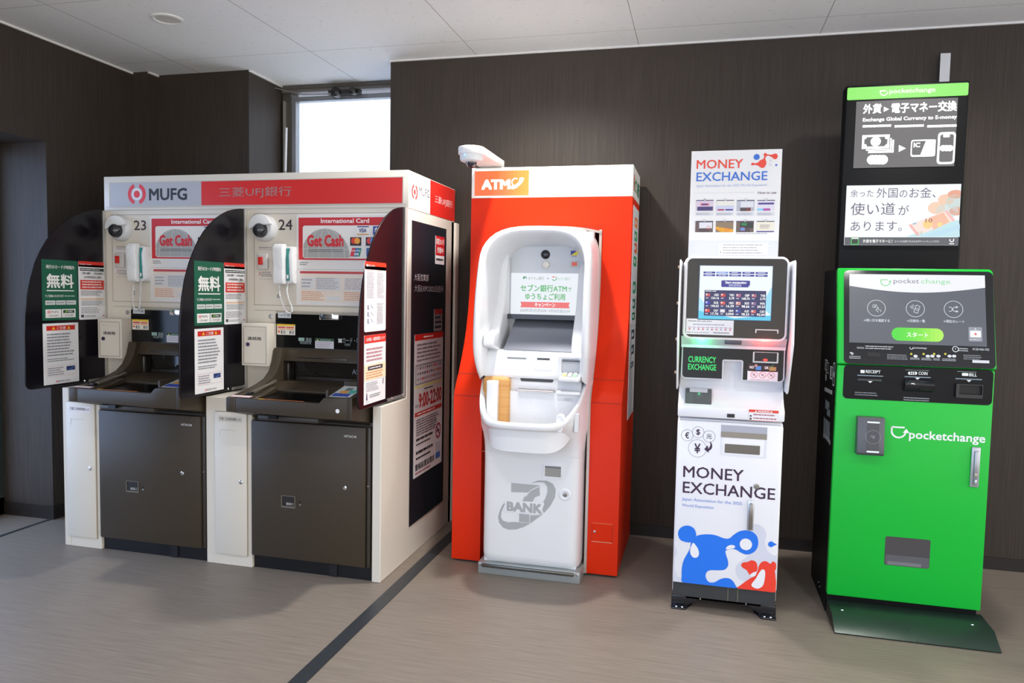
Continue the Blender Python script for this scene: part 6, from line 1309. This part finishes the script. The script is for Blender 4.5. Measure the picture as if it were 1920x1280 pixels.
m.poly(f3, [sq(980, 630), sq(1480, 440), sq(1580, 570), sq(1090, 770)], E('#f9e0d6', 1), 6); m.poly(f3, [sq(980, 630), sq(1010, 618), sq(1120, 758), sq(1090, 770)], E('#f3b2ae', 1), 7); m.poly(f3, [sq(1240, 540), sq(1430, 468), sq(1510, 590), sq(1300, 690)], E('#f1bb9e', 1), 7); m.poly(f3, [sq(1440, 452), sq(1480, 440), sq(1580, 570), sq(1545, 585)], E('#f4bdb8', 1), 7)
c = sq(1225, 620); m.poly(f3, circ(c[0], c[1], .020, 20), E('#f7cf86', 1), 8); c = sq(1380, 625); m.poly(f3, circ(c[0], c[1], .011, 16), E('#f6d88e', 1), 8); a = sq(1195, 600); b = sq(1285, 600); m.text(f3, '10', a[0], a[1]+.001, b[0], a[1]+.019, E('#b8745c', .9), 9, .02); a = sq(1098, 752); b = sq(1160, 752); m.text(f3, '10', a[0], a[1], b[0], a[1]+.014, E('#9cc8cc', .9), 9)
m.poly(f3, [sq(1030, 612), sq(1075, 597), sq(1082, 612), sq(1036, 628)], E('#8cb4d8', 1), 8)
m.rect(f3, U0, V0, U1, Vb, E('#5c6068', .75), 10)
a = sq(238, 886); b = sq(340, 800); m.rect(f3, a[0], V0+.002, b[0], Vb-.002, E('#35e050', .9), 11); m.rect(f3, a[0]+.003, V0+.005, b[0]-.003, Vb-.008, E('#20382a', .7), 12); m.rect(f3, a[0]+.002, Vb-.008, b[0]-.002, Vb-.003, E('#ffffff', 1), 13)
vb = V0+(Vb-V0)*.28; a = sq(392, 860); b = sq(770, 860); m.text(f3, '外貨を電子マネーに！', a[0], vb, b[0], vb+.016, E('#ffffff', 1), 11, .03); a = sq(795, 860); b = sq(1370, 860); m.text(f3, 'コインも交換できるのはポケットチェンジだけ', a[0], vb+.002, b[0], vb+.012, E('#e0e0e4', 1), 11, .02)
c = sq(1533, 820); m.ring(f3, c[0], V0+(Vb-V0)*.66, .006, .010, E('#ffffff', 1), 11, 14, 150, 400); m.rect(f3, c[0]-.010, V0+.004, c[0]+.010, V0+.010, E('#d0d0d4', 1), 11)
m.build('screen', tw_)
# bracket tying the stand to the wall
fb_ = FY(4.17); a = fb_.px(1764, 100); b = fb_.px(1783, 97)
br_ = MB(); br_.prism(FX(a[0]), [(4.19, 2.2), (4.19, a[1]), (4.182, a[1]+.002), (3.93, TZ-.02), (3.93, 2.2)], 0, .0, STEEL) if False else None
br_.prism(FY(4.17), [(a[0], a[1]), (b[0], b[1]-.006), (b[0], 2.22), (a[0], 2.22)], -.004, 0, M('#dfe0e2', .25, metal=.35)); br_.box(a[0], b[0], 3.935, 4.17, 2.28, 2.284, STEEL); br_.build('wall_bracket', tw_)  # whitish plate colour stands in for the bright reflection on the metal

# ================================================================== LIGHT, WORLD, RENDER SETTINGS
sun = bpy.data.lights.new('sun', 'SUN'); sun.energy = 5; sun.angle = .02; sun.color = (1, .99, .97)
so = bpy.data.objects.new('sun', sun); COL.objects.link(so); so.rotation_euler = V3((.1, .62, -1)).to_track_quat('-Z', 'Y').to_euler(); so.location = (0, 0, 8)
wd = bpy.data.worlds.new('sky'); SC.world = wd; wd.use_nodes = True
nt = wd.node_tree; bg = nt.nodes['Background']; bg.inputs['Strength'].default_value = 1.62
tc = nt.nodes.new('ShaderNodeTexCoord'); sp = nt.nodes.new('ShaderNodeSeparateXYZ'); nt.links.new(tc.outputs['Generated'], sp.inputs[0])
mr = nt.nodes.new('ShaderNodeMapRange'); mr.inputs['From Min'].default_value = -.9; mr.inputs['From Max'].default_value = .1; nt.links.new(sp.outputs['X'], mr.inputs['Value'])
mx = nt.nodes.new('ShaderNodeMix'); mx.data_type = 'RGBA'; mx.inputs['A'].default_value = (1.6, 2.25, 3.7, 1); mx.inputs['B'].default_value = (1, .985, .965, 1)
m2 = nt.nodes.new('ShaderNodeMapRange'); m2.inputs['From Min'].default_value = .1; m2.inputs['From Max'].default_value = .9; nt.links.new(sp.outputs['X'], m2.inputs['Value'])
mz = nt.nodes.new('ShaderNodeMix'); mz.data_type = 'RGBA'; mz.inputs['B'].default_value = (2.0, 1.97, 1.9, 1)
nt.links.new(mr.outputs['Result'], mx.inputs['Factor']); nt.links.new(mx.outputs['Result'], mz.inputs['A']); nt.links.new(m2.outputs['Result'], mz.inputs['Factor']); nt.links.new(mz.outputs['Result'], bg.inputs['Color'])
SC.view_settings.view_transform = 'Standard'; SC.view_settings.look = 'None'; SC.view_settings.gamma = 1; SC.view_settings.use_curve_mapping = False
SC.view_settings.exposure = 0.0
SC.cycles.use_denoising = True; SC.cycles.max_bounces = 8; SC.cycles.sample_clamp_indirect = 6
